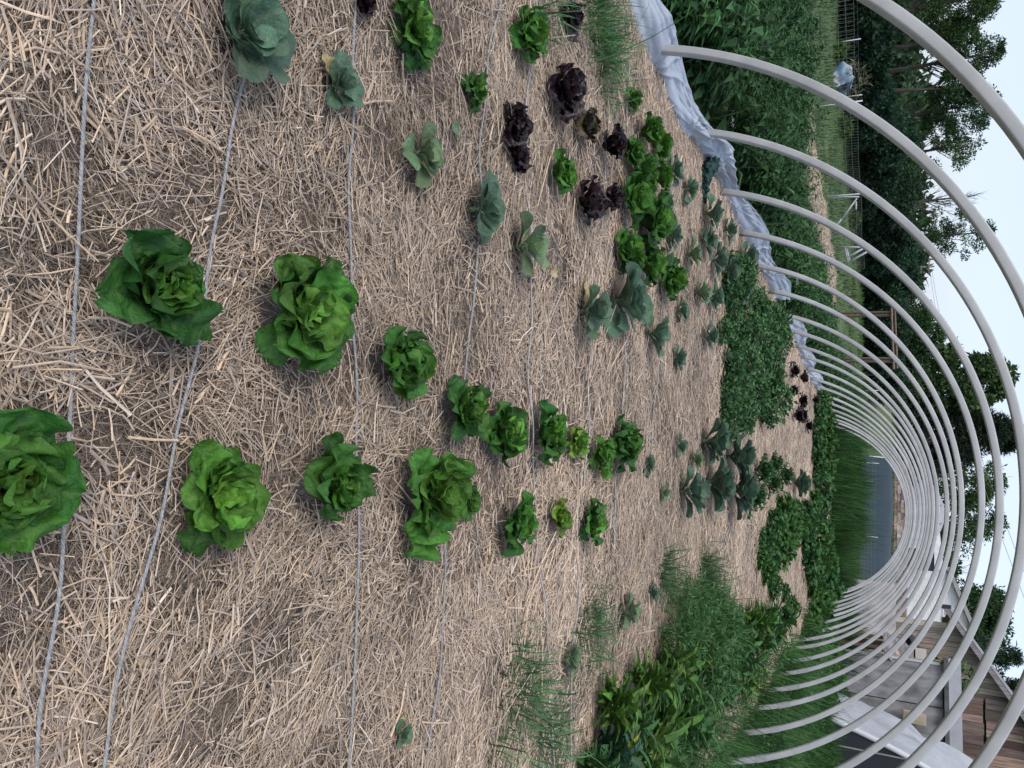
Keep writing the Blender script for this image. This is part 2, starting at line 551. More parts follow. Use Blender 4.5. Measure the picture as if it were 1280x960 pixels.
def hoop_path(n, drop=.18):
    a = np.linspace(-HA, HA, n)
    x = CX + HALF * np.sin(a) / math.sin(HA); z = HH * (np.cos(a) - math.cos(HA)) / (1 - math.cos(HA))
    P = np.stack([x, 0 * x, z], -1)
    d0 = P[0] - P[1]; d1 = P[-1] - P[-2]
    P = np.concatenate([[P[0] + d0 / np.linalg.norm(d0) * drop], P, [P[-1] + d1 / np.linalg.norm(d1) * drop]])
    return P


def sweep_pipe(P, half, rnd):
    """rounded square section swept along an arc in the XZ plane"""
    T = np.gradient(P, axis=0); T /= np.linalg.norm(T, axis=1)[:, None]
    Rr = np.stack([-T[:, 2], 0 * T[:, 0], T[:, 0]], -1)
    prof = []
    for q in range(4):
        for k in range(4):
            a = q * PI / 2 + k / 3 * PI / 2
            cx = (half - rnd) * (1 if q in (0, 3) else -1); cy = (half - rnd) * (1 if q in (0, 1) else -1)
            prof.append((cx + rnd * math.cos(a), cy + rnd * math.sin(a)))
    prof = np.array(prof); m = len(prof)
    V = P[:, None] + Rr[:, None] * prof[None, :, 0:1] + np.array([0, 1., 0])[None, None] * prof[None, :, 1:2]
    n = len(P)
    i = np.arange(n - 1)[:, None] * m; j = np.arange(m)[None]; k = (j + 1) % m
    F = np.stack([i + j, i + k, i + m + k, i + m + j], -1).reshape(-1, 4)
    return V.reshape(-1, 3), F


ORD = ['nearest', 'second', 'third', 'fourth', 'fifth', 'sixth', 'seventh', 'eighth', 'ninth', 'tenth', 'eleventh', 'twelfth', 'thirteenth',
       'fourteenth', 'fifteenth', 'sixteenth', 'seventeenth', 'eighteenth', 'nineteenth', 'twentieth', 'farthest']
HOOP_LAB = ['pale grey pipe hoop %s from the viewer, arching over the straw bed' % w for w in ORD]
HOOP_LAB[0] = 'widest pale grey pipe hoop, nearest the viewer, cutting the corner of the sky'
HOOP_LAB[1] = 'pale grey pipe hoop standing where the plastic sheeting begins, second from the viewer'
HOOP_LAB[2] = 'pale grey pipe hoop at the pinch in the plastic sheeting, third from the viewer'
HOOP_LAB[3] = 'pale grey pipe hoop beside the dark green bag, fourth from the viewer'
HOOP_LAB[20] = 'smallest looking pipe hoop at the far end of the tunnel before the tall grass'
hr = np.random.default_rng(3)
for k in range(21):
    jx, jh = hr.normal(0, .012), hr.normal(0, .012)
    t = thing('tunnel_hoop', HOOP_LAB[k], 'hoop', (jx, Y0 + SP * k, 0), hr.normal(0, .010) * (k > 5), 'pipe hoops of the bare tunnel frame')
    t.rotation_euler[0] = hr.normal(0, .006) * (k > 5); t.rotation_euler[1] = hr.normal(0, .003) * (k > 5)
    P = hoop_path(90 if k < 6 else 60)
    P[:, 1] += .02 * np.sin(np.linspace(0, PI * 2, len(P)) + hr.uniform(0, 6))
    P[:, 2] *= 1 + jh / 2
    V, F = sweep_pipe(P, .029, .011)
    c = np.array([.425, .432, .44]) * (1 + hr.normal(0, .03))
    if k in (14, 19, 20): c = np.array([.52, .53, .54])
    n_ = len(V); arc = np.repeat(np.arange(len(P)), 16)
    streak = 1 + .05 * np.sin(np.tile(np.arange(16), len(P)) * 2.3 + arc * .05 + k) + .05 * np.sin(arc * .37 + k)
    # splash dirt close to the soil
    zz = V[:, 2]; dirt = np.clip(1 - np.clip(zz, 0, 1) / .22, 0, 1)[:, None] * .45
    C = c[None] * streak[:, None]; C = C * (1 - dirt) + np.array([.20, .18, .16]) * dirt
    mk('pipe', V, F, M_pipe, C, t)
    zi = P[:, 2].copy(); zi[:len(P) // 2] = 9
    ci = int(np.argmin(np.abs(zi - .42)))
    V, F = sweep_pipe(respath(P[ci - 1:ci + 2], .04)[:5], .0325, .012)
    Acc().add(V, F, c * .82).build('coupler', M_pipe, t)
    for e in (0, 1):
        q = P[:7] if e == 0 else P[-7:]
        d = np.linalg.norm(np.diff(q, axis=0), axis=1).cumsum()
        V, F = sweep_pipe(respath(q[:3] if e == 0 else q[4:], .04), .033, .012)
        Acc().add(V, F, [.22, .225, .23]).build('ground_sleeve', M_pipe, t)

# ------------------------------------------------------------------ crops
def lettuce_parts(root, R, tone, nleaf=26, hi=True, seed=0, hgt=.8):
    outer, heart = Acc(), Acc()
    nu, nv = ((33, 23) if R > .1 else (17, 13)) if hi else (8, 7)
    ga = 2.399963; a0 = rng.uniform(0, 6.28)
    opn = rng.normal(0, 9); rf = rng.uniform(.75, 1.45); wd = rng.uniform(.86, 1.08); hb = rng.uniform(.75, 1.25); ns_ = rng.uniform(.15, .4)
    nleaf += int(rng.integers(-3, 5))
    for i in range(nleaf):
        f = i / (nleaf - 1)
        az = a0 + i * ga + rng.normal(0, ns_)
        L = R * (1.18 - .38 * f) * rng.uniform(.80, 1.14)
        W = L * wd * (.92 - .12 * f) * rng.uniform(.9, 1.12)
        e0 = math.radians(48 + 36 * f + opn + rng.normal(0, 9)); e1 = math.radians(-28 + 92 * f ** .8 + opn + rng.normal(0, 24))
        base = (R * .07 * (1 - f) * math.cos(az) + rng.normal(0, .09) * R * f, R * .07 * (1 - f) * math.sin(az) + rng.normal(0, .09) * R * f, R * (.10 + .16 * f))
        if tone == 'red':
            c = vary((.020, .0095, .013), 1, .3)[0]; rib = c * 1.6; ed = None
        elif tone == 'brown':
            c = vary((.045, .032, .018), 1, .3)[0]; rib = (.12, .13, .05); ed = None
        else:
            c0 = np.array({'dark': (.030, .104, .022), 'mid': (.038, .128, .023), 'light': (.055, .165, .025), 'yellow': (.14, .225, .030)}[tone])
            c1 = np.array([.080, .200, .026]) * hb
            c = vary(c0 * (1 - f ** 1.2) + c1 * f ** 1.2, 1, .22, .07)[0]
            rib = c * .5 + np.array([.17, .25, .10]) * .5; ed = c * .85
        V, F, C = leaf(base, az, L, W, e0, e1, 'spoon', cup=rng.uniform(-.1, .5) + .15 * f, ruf=rf * rng.uniform(.08, .16), freq=rng.uniform(1.6, 3.4), col=c, rib=rib,
                       nu=nu, nv=nv, blis=.034 if hi else 0, edge=ed)
        (outer if f < .58 else heart).add(V, F, C)
    m = M_red if tone in ('red', 'brown') else M_leaf
    outer.build('outer_leaves', m, root); heart.build('heart_leaves', m, root)


def put(px, py, dpx, z=.09):
    P = on_z(px, py, z)
    R = .5 * dpx * depth(P) / FPX
    zf = float(bed_h(P[0], P[1])) if -3.3 < P[0] < 2.8 else float(terr(P[0], P[1]))
    CLEAR.append((P[0], P[1], R))
    return (P[0], P[1], zf + .02), R


LETT = [  # px, py, diameter px, tone, label
    (198, 357, 158, 'dark', 'large dark green lettuce head lying over the second grey cord'),
    (372, 391, 150, 'mid', 'large green lettuce head with a bright heart, beside the third grey cord'),
    (492, 456, 108, 'mid', 'ruffled green lettuce just past the third cord, nearest of the curving row of five'),
    (574, 510, 84, 'dark', 'narrow upright green lettuce at the end of the fourth grey cord'),
    (631, 541, 82, 'dark', 'compact dark green lettuce between the narrow lettuce and a pair of touching heads'),
    (683, 542, 74, 'dark', 'dark green lettuce touching the small yellowish lettuce'),
    (718, 553, 48, 'yellow', 'small yellowish green lettuce squeezed between two darker heads'),
    (747, 568, 58, 'light', 'bright green lettuce leaning against the farthest head of the curving row'),
    (778, 555, 68, 'dark', 'dark green lettuce at the far end of the curving row, by the bare straw'),
    (10, 604, 168, 'mid', 'big green lettuce cut off by the edge of the picture next to the first cord'),
    (273, 613, 130, 'light', 'bright green lettuce with cupped leaves standing beside the second cord'),
    (409, 608, 118, 'mid', 'broad-leaved green lettuce covering the third cord'),
    (530, 620, 130, 'light', 'tall bright green lettuce, biggest head of the row right of the curving row'),
    (586, 626, 46, 'mid', 'small green lettuce nestled behind the tall bright head'),
    (646, 653, 72, 'mid', 'oval green lettuce standing by itself in front of the small yellow one'),
    (694, 646, 50, 'yellow', 'small yellow-green lettuce between two green heads'),
    (736, 651, 58, 'dark', 'round dark green lettuce with grass beside it, last of its short row'),
    (522, 38, 88, 'dark', 'dark green lettuce at the left edge of the tunnel beside the fourth cord'),
    (657, 42, 70, 'mid', 'tall narrow green lettuce beside the grass weeds at the tunnel edge'),
    (592, 112, 46, 'dark', 'small flat dark lettuce touching the fourth cord'),
    (695, 218, 56, 'light', 'bright green lettuce set among the dark red heads'),
    (787, 126, 24, 'light', 'tiny bright lettuce seedling on the thin white cord'),
    (799, 166, 40, 'light', 'bright lettuce first in the front file of the crowded block'),
    (815, 182, 34, 'light', 'narrow bright lettuce first in the back file of the crowded block'),
    (781, 192, 34, 'mid', 'green lettuce lying under the thin white cord behind the red heads'),
    (792, 218, 44, 'mid', 'green lettuce in the middle of the crowded block beside the white cord'),
    (814, 222, 34, 'light', 'bright lettuce in the middle of the back file of the crowded block'),
    (780, 250, 52, 'mid', 'wide green lettuce in the crowded block behind the twin red heads'),
    (803, 275, 52, 'mid', 'large ruffled lettuce at the centre of the crowded block'),
    (819, 280, 36, 'light', 'bright lettuce on the cabbage side of the crowded block'),
    (776, 316, 46, 'mid', 'green lettuce at the viewer side of the crowded block, end of its front file'),
    (803, 332, 48, 'dark', 'dark lettuce next to last in the back file of the crowded block'),
    (833, 349, 44, 'mid', 'green lettuce at the far corner of the crowded block by the cabbages'),
]
for i, (px, py, d, tone, lab) in enumerate(LETT):
    loc, R = put(px, py, d * (1.38 if px > 775 and py < 400 else 1.0), .10 if d > 60 else .08)
    t = thing('lettuce', lab, 'lettuce', loc, 0, 'green lettuce heads in the straw')
    lettuce_parts(t, R * .97, tone, 23 if d > 60 else 19, d > 45)

RED = [
    (648, 158, 54, 'red', 'dark red lettuce lying over the thin pale cord, nearest of the red heads'),
    (652, 194, 36, 'red', 'small dark red lettuce pressed against the nearest red head'),
    (702, 112, 62, 'red', 'tall dark red lettuce by the grass weeds'),
    (730, 156, 46, 'brown', 'brownish red lettuce with a few olive leaves'),
    (757, 182, 46, 'red', 'dark red lettuce in front of the bright lettuce block'),
    (730, 251, 56, 'red', 'large dark red lettuce beside its smaller twin'),
    (757, 246, 42, 'red', 'narrow dark red lettuce between the large red head and the green block'),
    (463, 0, 34, 'red', 'dark red lettuce cut off by the picture edge at the third cord'),
    (716, 22, 40, 'red', 'dark red lettuce half hidden by grass blades'),
    (990, 463, 18, 'red', 'far dark red lettuce nearest the tall green crop row'),
    (1001, 471, 18, 'red', 'far dark red lettuce beside the plastic sheeting'),
    (988, 488, 18, 'red', 'far dark red lettuce on the viewer side of the distant red clump'),
    (1001, 500, 20, 'red', 'far dark red lettuce in the middle of the distant red clump'),
    (993, 519, 20, 'red', 'largest far dark red lettuce on the bare straw edge'),
    (1001, 519, 18, 'red', 'far dark red lettuce just behind the largest distant one'),
    (1008, 532, 16, 'red', 'last far dark red lettuce before the open straw'),
    (1017, 500, 14, 'red', 'far dark red lettuce against the bright bushy row'),
]
for (px, py, d, tone, lab) in RED:
    loc, R = put(px, py, d, .10)
    t = thing('red_lettuce', lab, 'lettuce', loc, 0, 'dark red lettuce heads')
    lettuce_parts(t, R * 1.15, tone, 20, d > 40)


def cabbage_parts(root, R, nleaf=10, hi=True, yellow=0, col=(.098, .172, .108), upright=0.):
    a = Acc(); ga = 2.399963; a0 = rng.uniform(0, 6.28)
    nu, nv = (12, 9) if hi else (8, 6)
    for i in range(nleaf):
        f = i / max(1, nleaf - 1)
        az = a0 + i * ga + rng.normal(0, .25)
        L = R * (1.2 - .5 * f) * rng.uniform(.85, 1.12); W = L * rng.uniform(.66, .86)
        c = vary(col, 1, .16, .05)[0]
        e0 = math.radians(35 + 40 * f + 20 * upright + rng.normal(0, 7)); e1 = math.radians(-20 + 75 * f + 20 * upright + rng.normal(0, 12))
        V, F, C = leaf((0, 0, R * (.05 + .25 * f)), az, L, W, e0, e1, 'round', cup=.35, ruf=.05, freq=1.6, col=c, rib=c * .4 + np.array([.30, .36, .25]) * .6, nu=nu, nv=nv, blis=.008 if hi else 0)
        a.add(V, F, C)
    a.build('leaves', M_leaf, root)
    st = tube([(0, 0, -.02), (0, 0, R * .22), (0, 0, R * .4)], [R * .09, R * .07, R * .04], 7)
    Acc().add(st[0], st[1], [.20, .27, .15]).build('stem', M_leaf, root)
    for k in range(yellow):
        az = a0 + k * 1.1 + .6
        c = np.array([(.50, .42, .22), (.36, .36, .12), (.52, .43, .30)][k % 3])
        V, F, C = leaf((0, 0, R * .08), az, R * 1.05, R * .55, .25, -.25, 'round', cup=.3, ruf=.08, col=c, rib=c * 1.1, nu=nu, nv=nv)
        o = Acc().add(V, F, C).build('withered_leaf', M_leaf, root)
        o['label'] = 'withered yellow leaf lying on the straw'


CAB = [
    (303, 40, 88, 13, 2, 'large pale-veined cabbage at the left tunnel edge with withered leaves under it'),
    (424, 107, 52, 9, 1, 'small blue-green cabbage with a yellow leaf touching the third cord'),
    (523, 191, 58, 9, 1, 'pale green young cabbage with a whitish withered leaf'),
    (592, 262, 60, 8, 1, 'young cabbage with three broad round leaves near the fourth cord'),
    (648, 308, 54, 7, 1, 'young cabbage on the thin pale cord beside a fallen yellow leaf'),
    (733, 389, 52, 11, 1, 'smaller blue-green cabbage of the close pair'),
    (772, 376, 64, 13, 0, 'larger blue-green cabbage of the close pair'),
    (816, 416, 42, 9, 0, 'blue-green cabbage next behind the close pair'),
    (846, 447, 26, 8, 1, 'small cabbage with yellow lower leaves out on the open straw'),
    (880, 420, 30, 8, 0, 'rounded cabbage standing alone in the far straw'),
    (906, 447, 20, 7, 0, 'tiny cabbage close to the tall bushy crop row'),
    (850, 388, 26, 8, 0, 'cabbage behind the corner of the lettuce block'),
    (871, 366, 30, 8, 0, 'pale cabbage touching its larger neighbour, mid patch'),
    (886, 372, 32, 8, 0, 'broad cabbage in the middle of the far patch'),
    (862, 318, 32, 8, 0, 'cabbage with one big pale leaf beside the lettuce block'),
    (832, 252, 24, 7, 0, 'small cabbage beside the bright end of the lettuce block'),
    (840, 292, 34, 8, 0, 'cabbage lying across the last white cord'),
    (834, 212, 34, 9, 0, 'cabbage at the near end of the far patch, left of the last white cord'),
    (857, 237, 30, 8, 0, 'upright cabbage right behind the last white cord'),
    (882, 267, 38, 9, 0, 'spreading cabbage near the plastic sheeting'),
    (905, 288, 26, 7, 0, 'cabbage nearest the plastic sheeting'),
    (879, 302, 32, 8, 0, 'cabbage between the spreading one and the long dense clump'),
    (892, 326, 34, 8, 0, 'first cabbage of the long dense clump'),
    (906, 340, 34, 8, 0, 'second cabbage of the long dense clump, wide open'),
    (921, 362, 32, 8, 0, 'last cabbage of the long dense clump before the bushes'),
    (928, 320, 32, 9, 0, 'cabbage tucked between the clump and the sheeting'),
    (845, 557, 22, 7, 0, 'small cabbage before the collard stand'),
    (866, 573, 24, 7, 0, 'pale cabbage between the small one and the collards'),
    (811, 580, 22, 6, 1, 'yellowing little cabbage behind the last curving-row lettuce'),
    (853, 614, 46, 10, 0, 'open blue-green cabbage right of the collard stand'),
    (876, 612, 28, 8, 0, 'small cabbage touching the open one'),
    (829, 616, 20, 5, 1, 'weak pale cabbage seedling with yellow leaf'),
    (710, 820, 34, 7, 1, 'pale cabbage seedling alone amid the grass on the right side'),
    (780, 760, 34, 6, 1, 'pale wilted cabbage seedling at the edge of the right weeds'),
    (748, 766, 20, 5, 0, 'tiny cabbage seedling near the pale wilted one'),
    (812, 740, 22, 6, 0, 'little cabbage seedling under the grass plume'),
    (506, 918, 30, 4, 2, 'wilted cabbage seedling with brown leaves on the bare straw'),
]
for (px, py, d, nl, ye, lab) in CAB:
    loc, R = put(px, py, d, .08)
    t = thing('cabbage', lab, 'cabbage', loc, 0, 'cabbages set out in the straw')
    cabbage_parts(t, R * (1.42 if d > 40 else 1.28), nl + (3 if d > 40 else 6), d > 40, ye, (.155, .23, .12) if ('pale' in lab and d < 60) else (.098, .172, .108))

# the lone leaf and the fallen yellow leaf
P = on_z(563, 158, .05)
V, F, C = leaf((0, 0, 0), math.radians(-70), .12, .075, .5, .1, 'broad', cup=.3, ruf=.05, col=(.12, .22, .12), rib=(.3, .38, .25), nu=12, nv=9)
o = Acc().add(V, F, C).build('cabbage_seedling', M_leaf); o.location = (P[0], P[1] + .05, bed_h(P[0], P[1]) + .02)
tag(o, 'single round blue-green leaf poking out of the straw', 'leaf')
P = on_z(681, 343, .04)
V, F, C = leaf((0, 0, 0), 2.0, .10, .05, .2, -.1, 'broad', cup=.5, ruf=.1, col=(.5, .42, .24), rib=(.5, .42, .28), nu=10, nv=7)
o = Acc().add(V, F, C).build('fallen_leaf', M_leaf); o.location = (P[0], P[1], bed_h(P[0], P[1]) + .03)
tag(o, 'withered yellow leaf lying on the straw behind a young cabbage', 'leaf')

# collards and kale
for (px, py, d, lab) in [(903, 552, 46, 'tall collard with a pale heart at the viewer side of the stand'), (930, 572, 46, 'tall collard at the straw side of the stand'),
                         (907, 604, 50, 'broad collard with drooping lower leaves'), (932, 612, 46, 'dark collard in front of the curly kale'), (1003, 604, 30, 'far blue-green collard joining the two crop rows')]:
    loc, R = put(px, py, d * 1.35, .22)
    t = thing('collard', lab, 'collard', loc, 0, 'collards in the middle of the tunnel')
    cabbage_parts(t, R * .95, 22, True, 0, (.078, .145, .090), .25)
    for c in t.children:
        c.scale = (1, 1, 1.1)


def kale_parts(root, R):
    a = Acc()
    for i in range(16):
        f = i / 15; az = i * 2.4
        c = vary((.052, .125, .045), 1, .2)[0]
        V, F, C = leaf((0, 0, R * .4 * f), az, R * (1.25 - .5 * f), R * .62, math.radians(45 + 35 * f), math.radians(-25 + 80 * f), 'broad', cup=.2, ruf=.22, freq=5, col=c, rib=c * 1.8, nu=14, nv=9)
        a.add(V, F, C)
    a.build('leaves', M_leaf, root)


for (px, py, d, lab) in [(956, 588, 34, 'curly kale right behind the collards'), (969, 580, 28, 'curly kale on the open straw side of its row'), (984, 594, 26, 'far curly kale next to the far collard'),
                         (946, 620, 38, 'curly kale on the right flank of the stand'), (968, 603, 28, 'curly kale in the middle of its row')]:
    loc, R = put(px, py, d, .2)
    t = thing('kale', lab, 'kale', loc, 0, 'curly kale plants')
    kale_parts(t, R * 1.35)


# bushy crops -------------------------------------------------------
def bush_mesh(n, R, H, Lf, Wf, col, flowers=0):
    """a leafy bush: stems and small leaves filling a dome"""
    u = rng.normal(size=(n, 3)); u /= np.linalg.norm(u, axis=1)[:, None]
    rr = rng.uniform(.25, 1, n) ** .5
    lob = 1 + .22 * np.sin(np.arctan2(u[:, 1], u[:, 0]) * 3 + rng.uniform(0, 6)) + .12 * np.sin(u[:, 2] * 7)
    P = u * (rr * lob)[:, None] * np.array([R, R, H * .5]) + np.array([0, 0, H * .5])
    P[:, 2] = np.abs(P[:, 2])
    D = u * np.array([1, 1, .4]) + rng.normal(0, .5, (n, 3)); Nn = np.array([0, 0, 1.]) + rng.normal(0, .45, (n, 3)) + u * .5
    C = vary(col, n, .28, .1)
    a = Acc(); a.add(*cards(P, D, Nn, Lf * np.exp(rng.normal(0, .25, n)), Wf * np.exp(rng.normal(0, .25, n)), C, .18, .15))
    s = Acc()
    for k in range(10):
        e = u[k] * np.array([R, R, H * .45]) * .8 + np.array([0, 0, H * .5])
        V, F = tube([(0, 0, 0), e * np.array([.5, .5, .55]), e], [.008, .006, .003], 4, False); s.add(V, F, [.06, .10, .03])
    fl = None
    if flowers:
        top = np.argsort(-P[:, 2] + rng.normal(0, .1, n))[:flowers]
        fl = Acc()
        for q in range(4):
            ang = rng.uniform(0, 6.28, len(top))
            fl.add(*cards(P[top] + np.array([0, 0, .03]), np.stack([np.cos(ang + q * 1.57), np.sin(ang + q * 1.57), .4 + 0 * ang], -1), np.tile([0, 0, 1.], (len(top), 1)), .02, .017, np.tile([.75, .75, .68], (len(top), 1))))
    return a, s, fl


def bush_proto(name, cat, label, group, *args):
    t = thing(name, label, cat, (0, 0, -50), 0, group)
    a, s, fl = bush_mesh(*args)
    a.build('foliage', M_weed, t); s.build('stems', M_weed, t)
    if fl is not None: fl.build('blossoms', M_flower, t)
    return t


def place_many(protos, pix, z, labels):
    first = [True] * len(protos)
    for i, (px, py, d) in enumerate(pix):
        P = on_z(px, py, z); R = .5 * d * depth(P) / FPX
        k = i % len(protos); zf = float(bed_h(P[0], P[1])) if BX0 < P[0] < BX1 and P[1] < 29 else float(terr(P[0], P[1]))
        loc = (P[0], P[1], zf - .01); rz = rng.uniform(0, 6.28)
        lab = labels(i, px, py) if callable(labels) else labels
        if first[k]:
            o = protos[k]; o.location = loc; o.rotation_euler = (0, 0, rz); o.scale = (R / .3 * 1.25,) * 3; o['label'] = lab; first[k] = False
        else:
            dup(protos[k], loc, rz, R / .3 * rng.uniform(1.1, 1.55), lab)


GB = 'potato bushes of the dense row'
pb = [bush_proto('potato_bush', 'bush', '', GB, 420, .3, .42, .10, .07, (.058, .135, .052), 0), bush_proto('potato_bush', 'bush', '', GB, 420, .3, .42, .095, .065, (.07, .15, .06), 14)]
pix = []
for yy in range(336, 560, 15):
    w = 1 if yy < 365 else 0
    for xx in (930, 944, 957, 970, 980):
        if yy < 380 and xx > 950: continue
        if yy > 440 and xx > 972: continue
        if yy > 505 and xx in (957,): continue
        if yy > 525 and xx > 960: continue
        if yy > 545: continue
        pix.append((xx + rng.normal(0, 3), yy + rng.normal(0, 5), 26 + rng.normal(0, 4)))
place_many(pb, pix, .25, lambda i, a, b: 'leafy dark green potato bush with small white blossoms in the dense row' if i % 2 else 'leafy dark green potato bush without blossoms in the dense row')
GB2 = 'bushy bright green plants of the far rows'
bb = [bush_proto('bean_bush', 'bush', '', GB2, 420, .3, .40, .12, .09, (.062, .150, .040), 0), bush_proto('bean_bush', 'bush', '', GB2, 420, .3, .36, .11, .085, (.05, .125, .042), 0)]
pix = [(1030, 500, 20), (1027, 512, 22), (1030, 525, 22), (1024, 538, 18), (1030, 552, 22), (1024, 566, 20), (1032, 578, 22), (1024, 590, 22), (1034, 592, 18), (1026, 612, 24), (1020, 626, 20), (1030, 636, 18),
       (985, 640, 26), (975, 655, 28), (990, 665, 26), (965, 680, 26), (980, 682, 28), (972, 700, 28), (968, 716, 26), (975, 732, 26), (985, 650, 22), (1012, 660, 26), (1020, 676, 26), (1012, 692, 26), (1026, 700, 26), (1016, 712, 26), (1032, 690, 22),
       (1030, 722, 26), (1018, 732, 26), (1036, 738, 26), (1024, 752, 28), (1040, 752, 24), (1020, 770, 28), (1036, 772, 28), (1014, 790, 28), (1030, 792, 28), (1044, 790, 24), (1010, 812, 28), (1028, 814, 30), (1016, 836, 28), (1004, 830, 26), (990, 742, 18), (995, 760, 18), (998, 640, 20), (1004, 655, 20), (1012, 640, 20), (1020, 650, 20), (1034, 660, 18), (1040, 700, 18), (1044, 720, 18), (1046, 760, 20), (1040, 815, 26), (1046, 835, 26), (1034, 845, 26), (1010, 865, 26), (1026, 870, 28), (1042, 870, 26), (1000, 885, 24), (962, 700, 22), (1020, 850, 26), (1000, 855, 26)]
place_many(bb, pix, .22, lambda i, a, b: ('round-leaved bright green bean bush' if i % 2 == 0 else 'round-leaved darker green bean bush') + (' in the row by the plastic sheeting' if b < 640 else ' in the crowded rows on the right side'))

# broad-leaved plants at the lower right ------------------------------
LEAFY = [
    (770, 872, 84, 'bright leafy plant with pale lance leaves at the viewer end of the right-hand thicket'),
    (805, 850, 80, 'tall yellow-green leafy plant beside the grass plume'),
    (822, 905, 84, 'wide leafy plant in the middle of the right-hand thicket'),
    (765, 935, 84, 'dark blue-green leafy plant in the picture corner thicket'),
    (850, 880, 66, 'leafy plant just behind the wide one'),
    (800, 948, 76, 'leafy plant with a yellow leaf at the tunnel side'),
    (868, 845, 60, 'leafy plant next to the grass in the thicket'),
    (885, 805, 56, 'leafy plant between the grass plume and the far leafy pair'),
    (908, 838, 54, 'dark leafy plant beside the small white blossom'),
    (935, 778, 56, 'leafy plant with a yellow lower leaf at the open straw edge'),
    (958, 790, 48, 'leafy plant at the far end of the right-hand thicket'),
    (925, 815, 50, 'leafy plant behind the white blossom'),
    (950, 768, 40, 'small leafy plant leaning over the straw edge'),
]
for (px, py) in [(840, 835), (825, 865), (845, 905), (785, 905), (880, 870), (895, 790), (915, 795), (940, 800), (870, 820), (745, 958), (820, 935), (860, 905), (925, 850), (895, 865), (970, 772), (905, 770)]:
    LEAFY.append((px, py, 66 if px < 870 else 50, 'mid-height green leafy plant crowded inside the right-hand thicket'))
for i, (px, py, d, lab) in enumerate(LEAFY):
    loc, R = put(px, py, d * 1.35, .18)
    t = thing('leafy_plant', lab, 'plant', loc, 0, 'broad-leaved plants of the right-hand thicket'); CLEAR.pop()
    a = Acc(); s = Acc()
    base = (.085, .180, .034) if i < 3 or i % 4 == 1 else ((.05, .115, .06) if i == 3 else (.056, .138, .040))
    for st in range(5):
        sx, sy = rng.normal(0, R * .22, 2); hgt = R * rng.uniform(.5, 1.0)
        V, F = tube([(sx * .4, sy * .4, 0), (sx, sy, hgt)], [.007, .003], 5, False); s.add(V, F, [.10, .16, .05])
        for k in range(15):
            f = k / 14; az = k * 2.4 + st
            c = vary(base, 1, .2, .1)[0]
            if rng.uniform() < .012: c = np.array([.32, .34, .06])
            L = R * rng.uniform(.55, .85)
            V, F, C = leaf((sx * (.4 + .6 * f), sy * (.4 + .6 * f), hgt * (.15 + .85 * f)), az, L, L * .25, math.radians(35 + 30 * f), math.radians(-35 + 30 * f + rng.normal(0, 12)), 'lance', cup=.35, ruf=.05, col=c, rib=c * 1.7, nu=8, nv=5)
            a.add(V, F, C)
    a.build('leaves', M_leaf, t); s.build('stems', M_weed, t)


# feathery weeds
fw_ = bush_proto('feathery_weed', 'weed', '', 'feathery weeds of the right-hand thicket', 900, .3, .5, .085, .013, (.075, .165, .055), 0)
fw2 = bush_proto('feathery_weed', 'weed', '', 'feathery weeds of the right-hand thicket', 900, .3, .42, .10, .012, (.062, .145, .048), 0)
place_many([fw_, fw2], [(858, 740, 36), (872, 752, 46), (884, 768, 52), (898, 778, 46), (866, 778, 46), (850, 800, 50), (876, 795, 50), (905, 800, 46), (868, 822, 50), (842, 848, 54), (880, 845, 48), (900, 822, 44), (858, 885, 52), (838, 930, 58), (865, 938, 54), (885, 905, 48), (905, 880, 42), (930, 850, 38), (812, 938, 56), (948, 830, 34), (962, 815, 30)], .18,
           lambda i, a, b: 'fine leaved feathery weed, upright and pale green, in the right-hand thicket' if i % 2 == 0 else 'fine leaved feathery weed, low and darker green, in the right-hand thicket')

# grass tufts inside the tunnel ---------------------------------------
def tuft(px, py, dpx, n, Lm, lab, col=(.07, .14, .06), spread=.5, W=.0052):
    P = on_z(px, py, .08); R = .5 * dpx * depth(P) / FPX
    pp = np.stack([rng.normal(0, R * spread, n), rng.normal(0, R * spread, n), np.zeros(n)], -1)
    pp[:, 2] = bed_h(P[0] + pp[:, 0], P[1] + pp[:, 1]) * (abs(P[0]) < 3.2)
    az = np.arctan2(pp[:, 1], pp[:, 0]) + rng.normal(0, .9, n)
    V, F, C = blades(pp, az, Lm * np.exp(rng.normal(0, .35, n)), W * np.exp(rng.normal(0, .3, n)), np.abs(rng.normal(.5, .4, n)), rng.uniform(.3, 2.3, n), vary(np.asarray(col) * 1.2, n, .3, .12), 4)
    o = Acc().add(V, F, C).build('grass_tuft', M_weed); o.location = (P[0], P[1], 0)
    tag(o, lab, 'grass', 'grass weeds sprouting in the straw')


tuft(660, 870, 110, 300, .17, 'wispy grass tuft sprouting in the straw nearest the viewer on the right side', spread=.42)
tuft(655, 815, 60, 70, .13, 'thin wisp of grass next to the nearest grass tuft', spread=.4)
tuft(690, 925, 100, 170, .16, 'sparse grass blades across the fifth cord on the right', spread=.5)
tuft(632, 935, 60, 50, .15, 'few grass blades at the right picture edge of the straw', spread=.4)
tuft(740, 790, 100, 260, .16, 'sparse grass around the tiny cabbage seedlings', spread=.5)
tuft(832, 715, 70, 260, .18, 'small dark grass tuft at the head of the grass plume', spread=.4)
tuft(880, 725, 80, 520, .24, 'grass plume pointing over the open straw', (.062, .13, .05), .4)
tuft(885, 765, 110, 900, .30, 'dense arching grass clump before the leafy thicket', (.060, .135, .045), .42, .006)
tuft(860, 800, 110, 700, .28, 'arching grass growing through the leafy thicket', (.060, .135, .045), .5, .006)
tuft(850, 930, 130, 900, .26, 'low grass at the tunnel side of the leafy thicket', (.065, .14, .045), .5, .006)
tuft(745, 20, 120, 420, .22, 'green grass weeds around the half hidden red lettuce', (.07, .15, .06), .45)
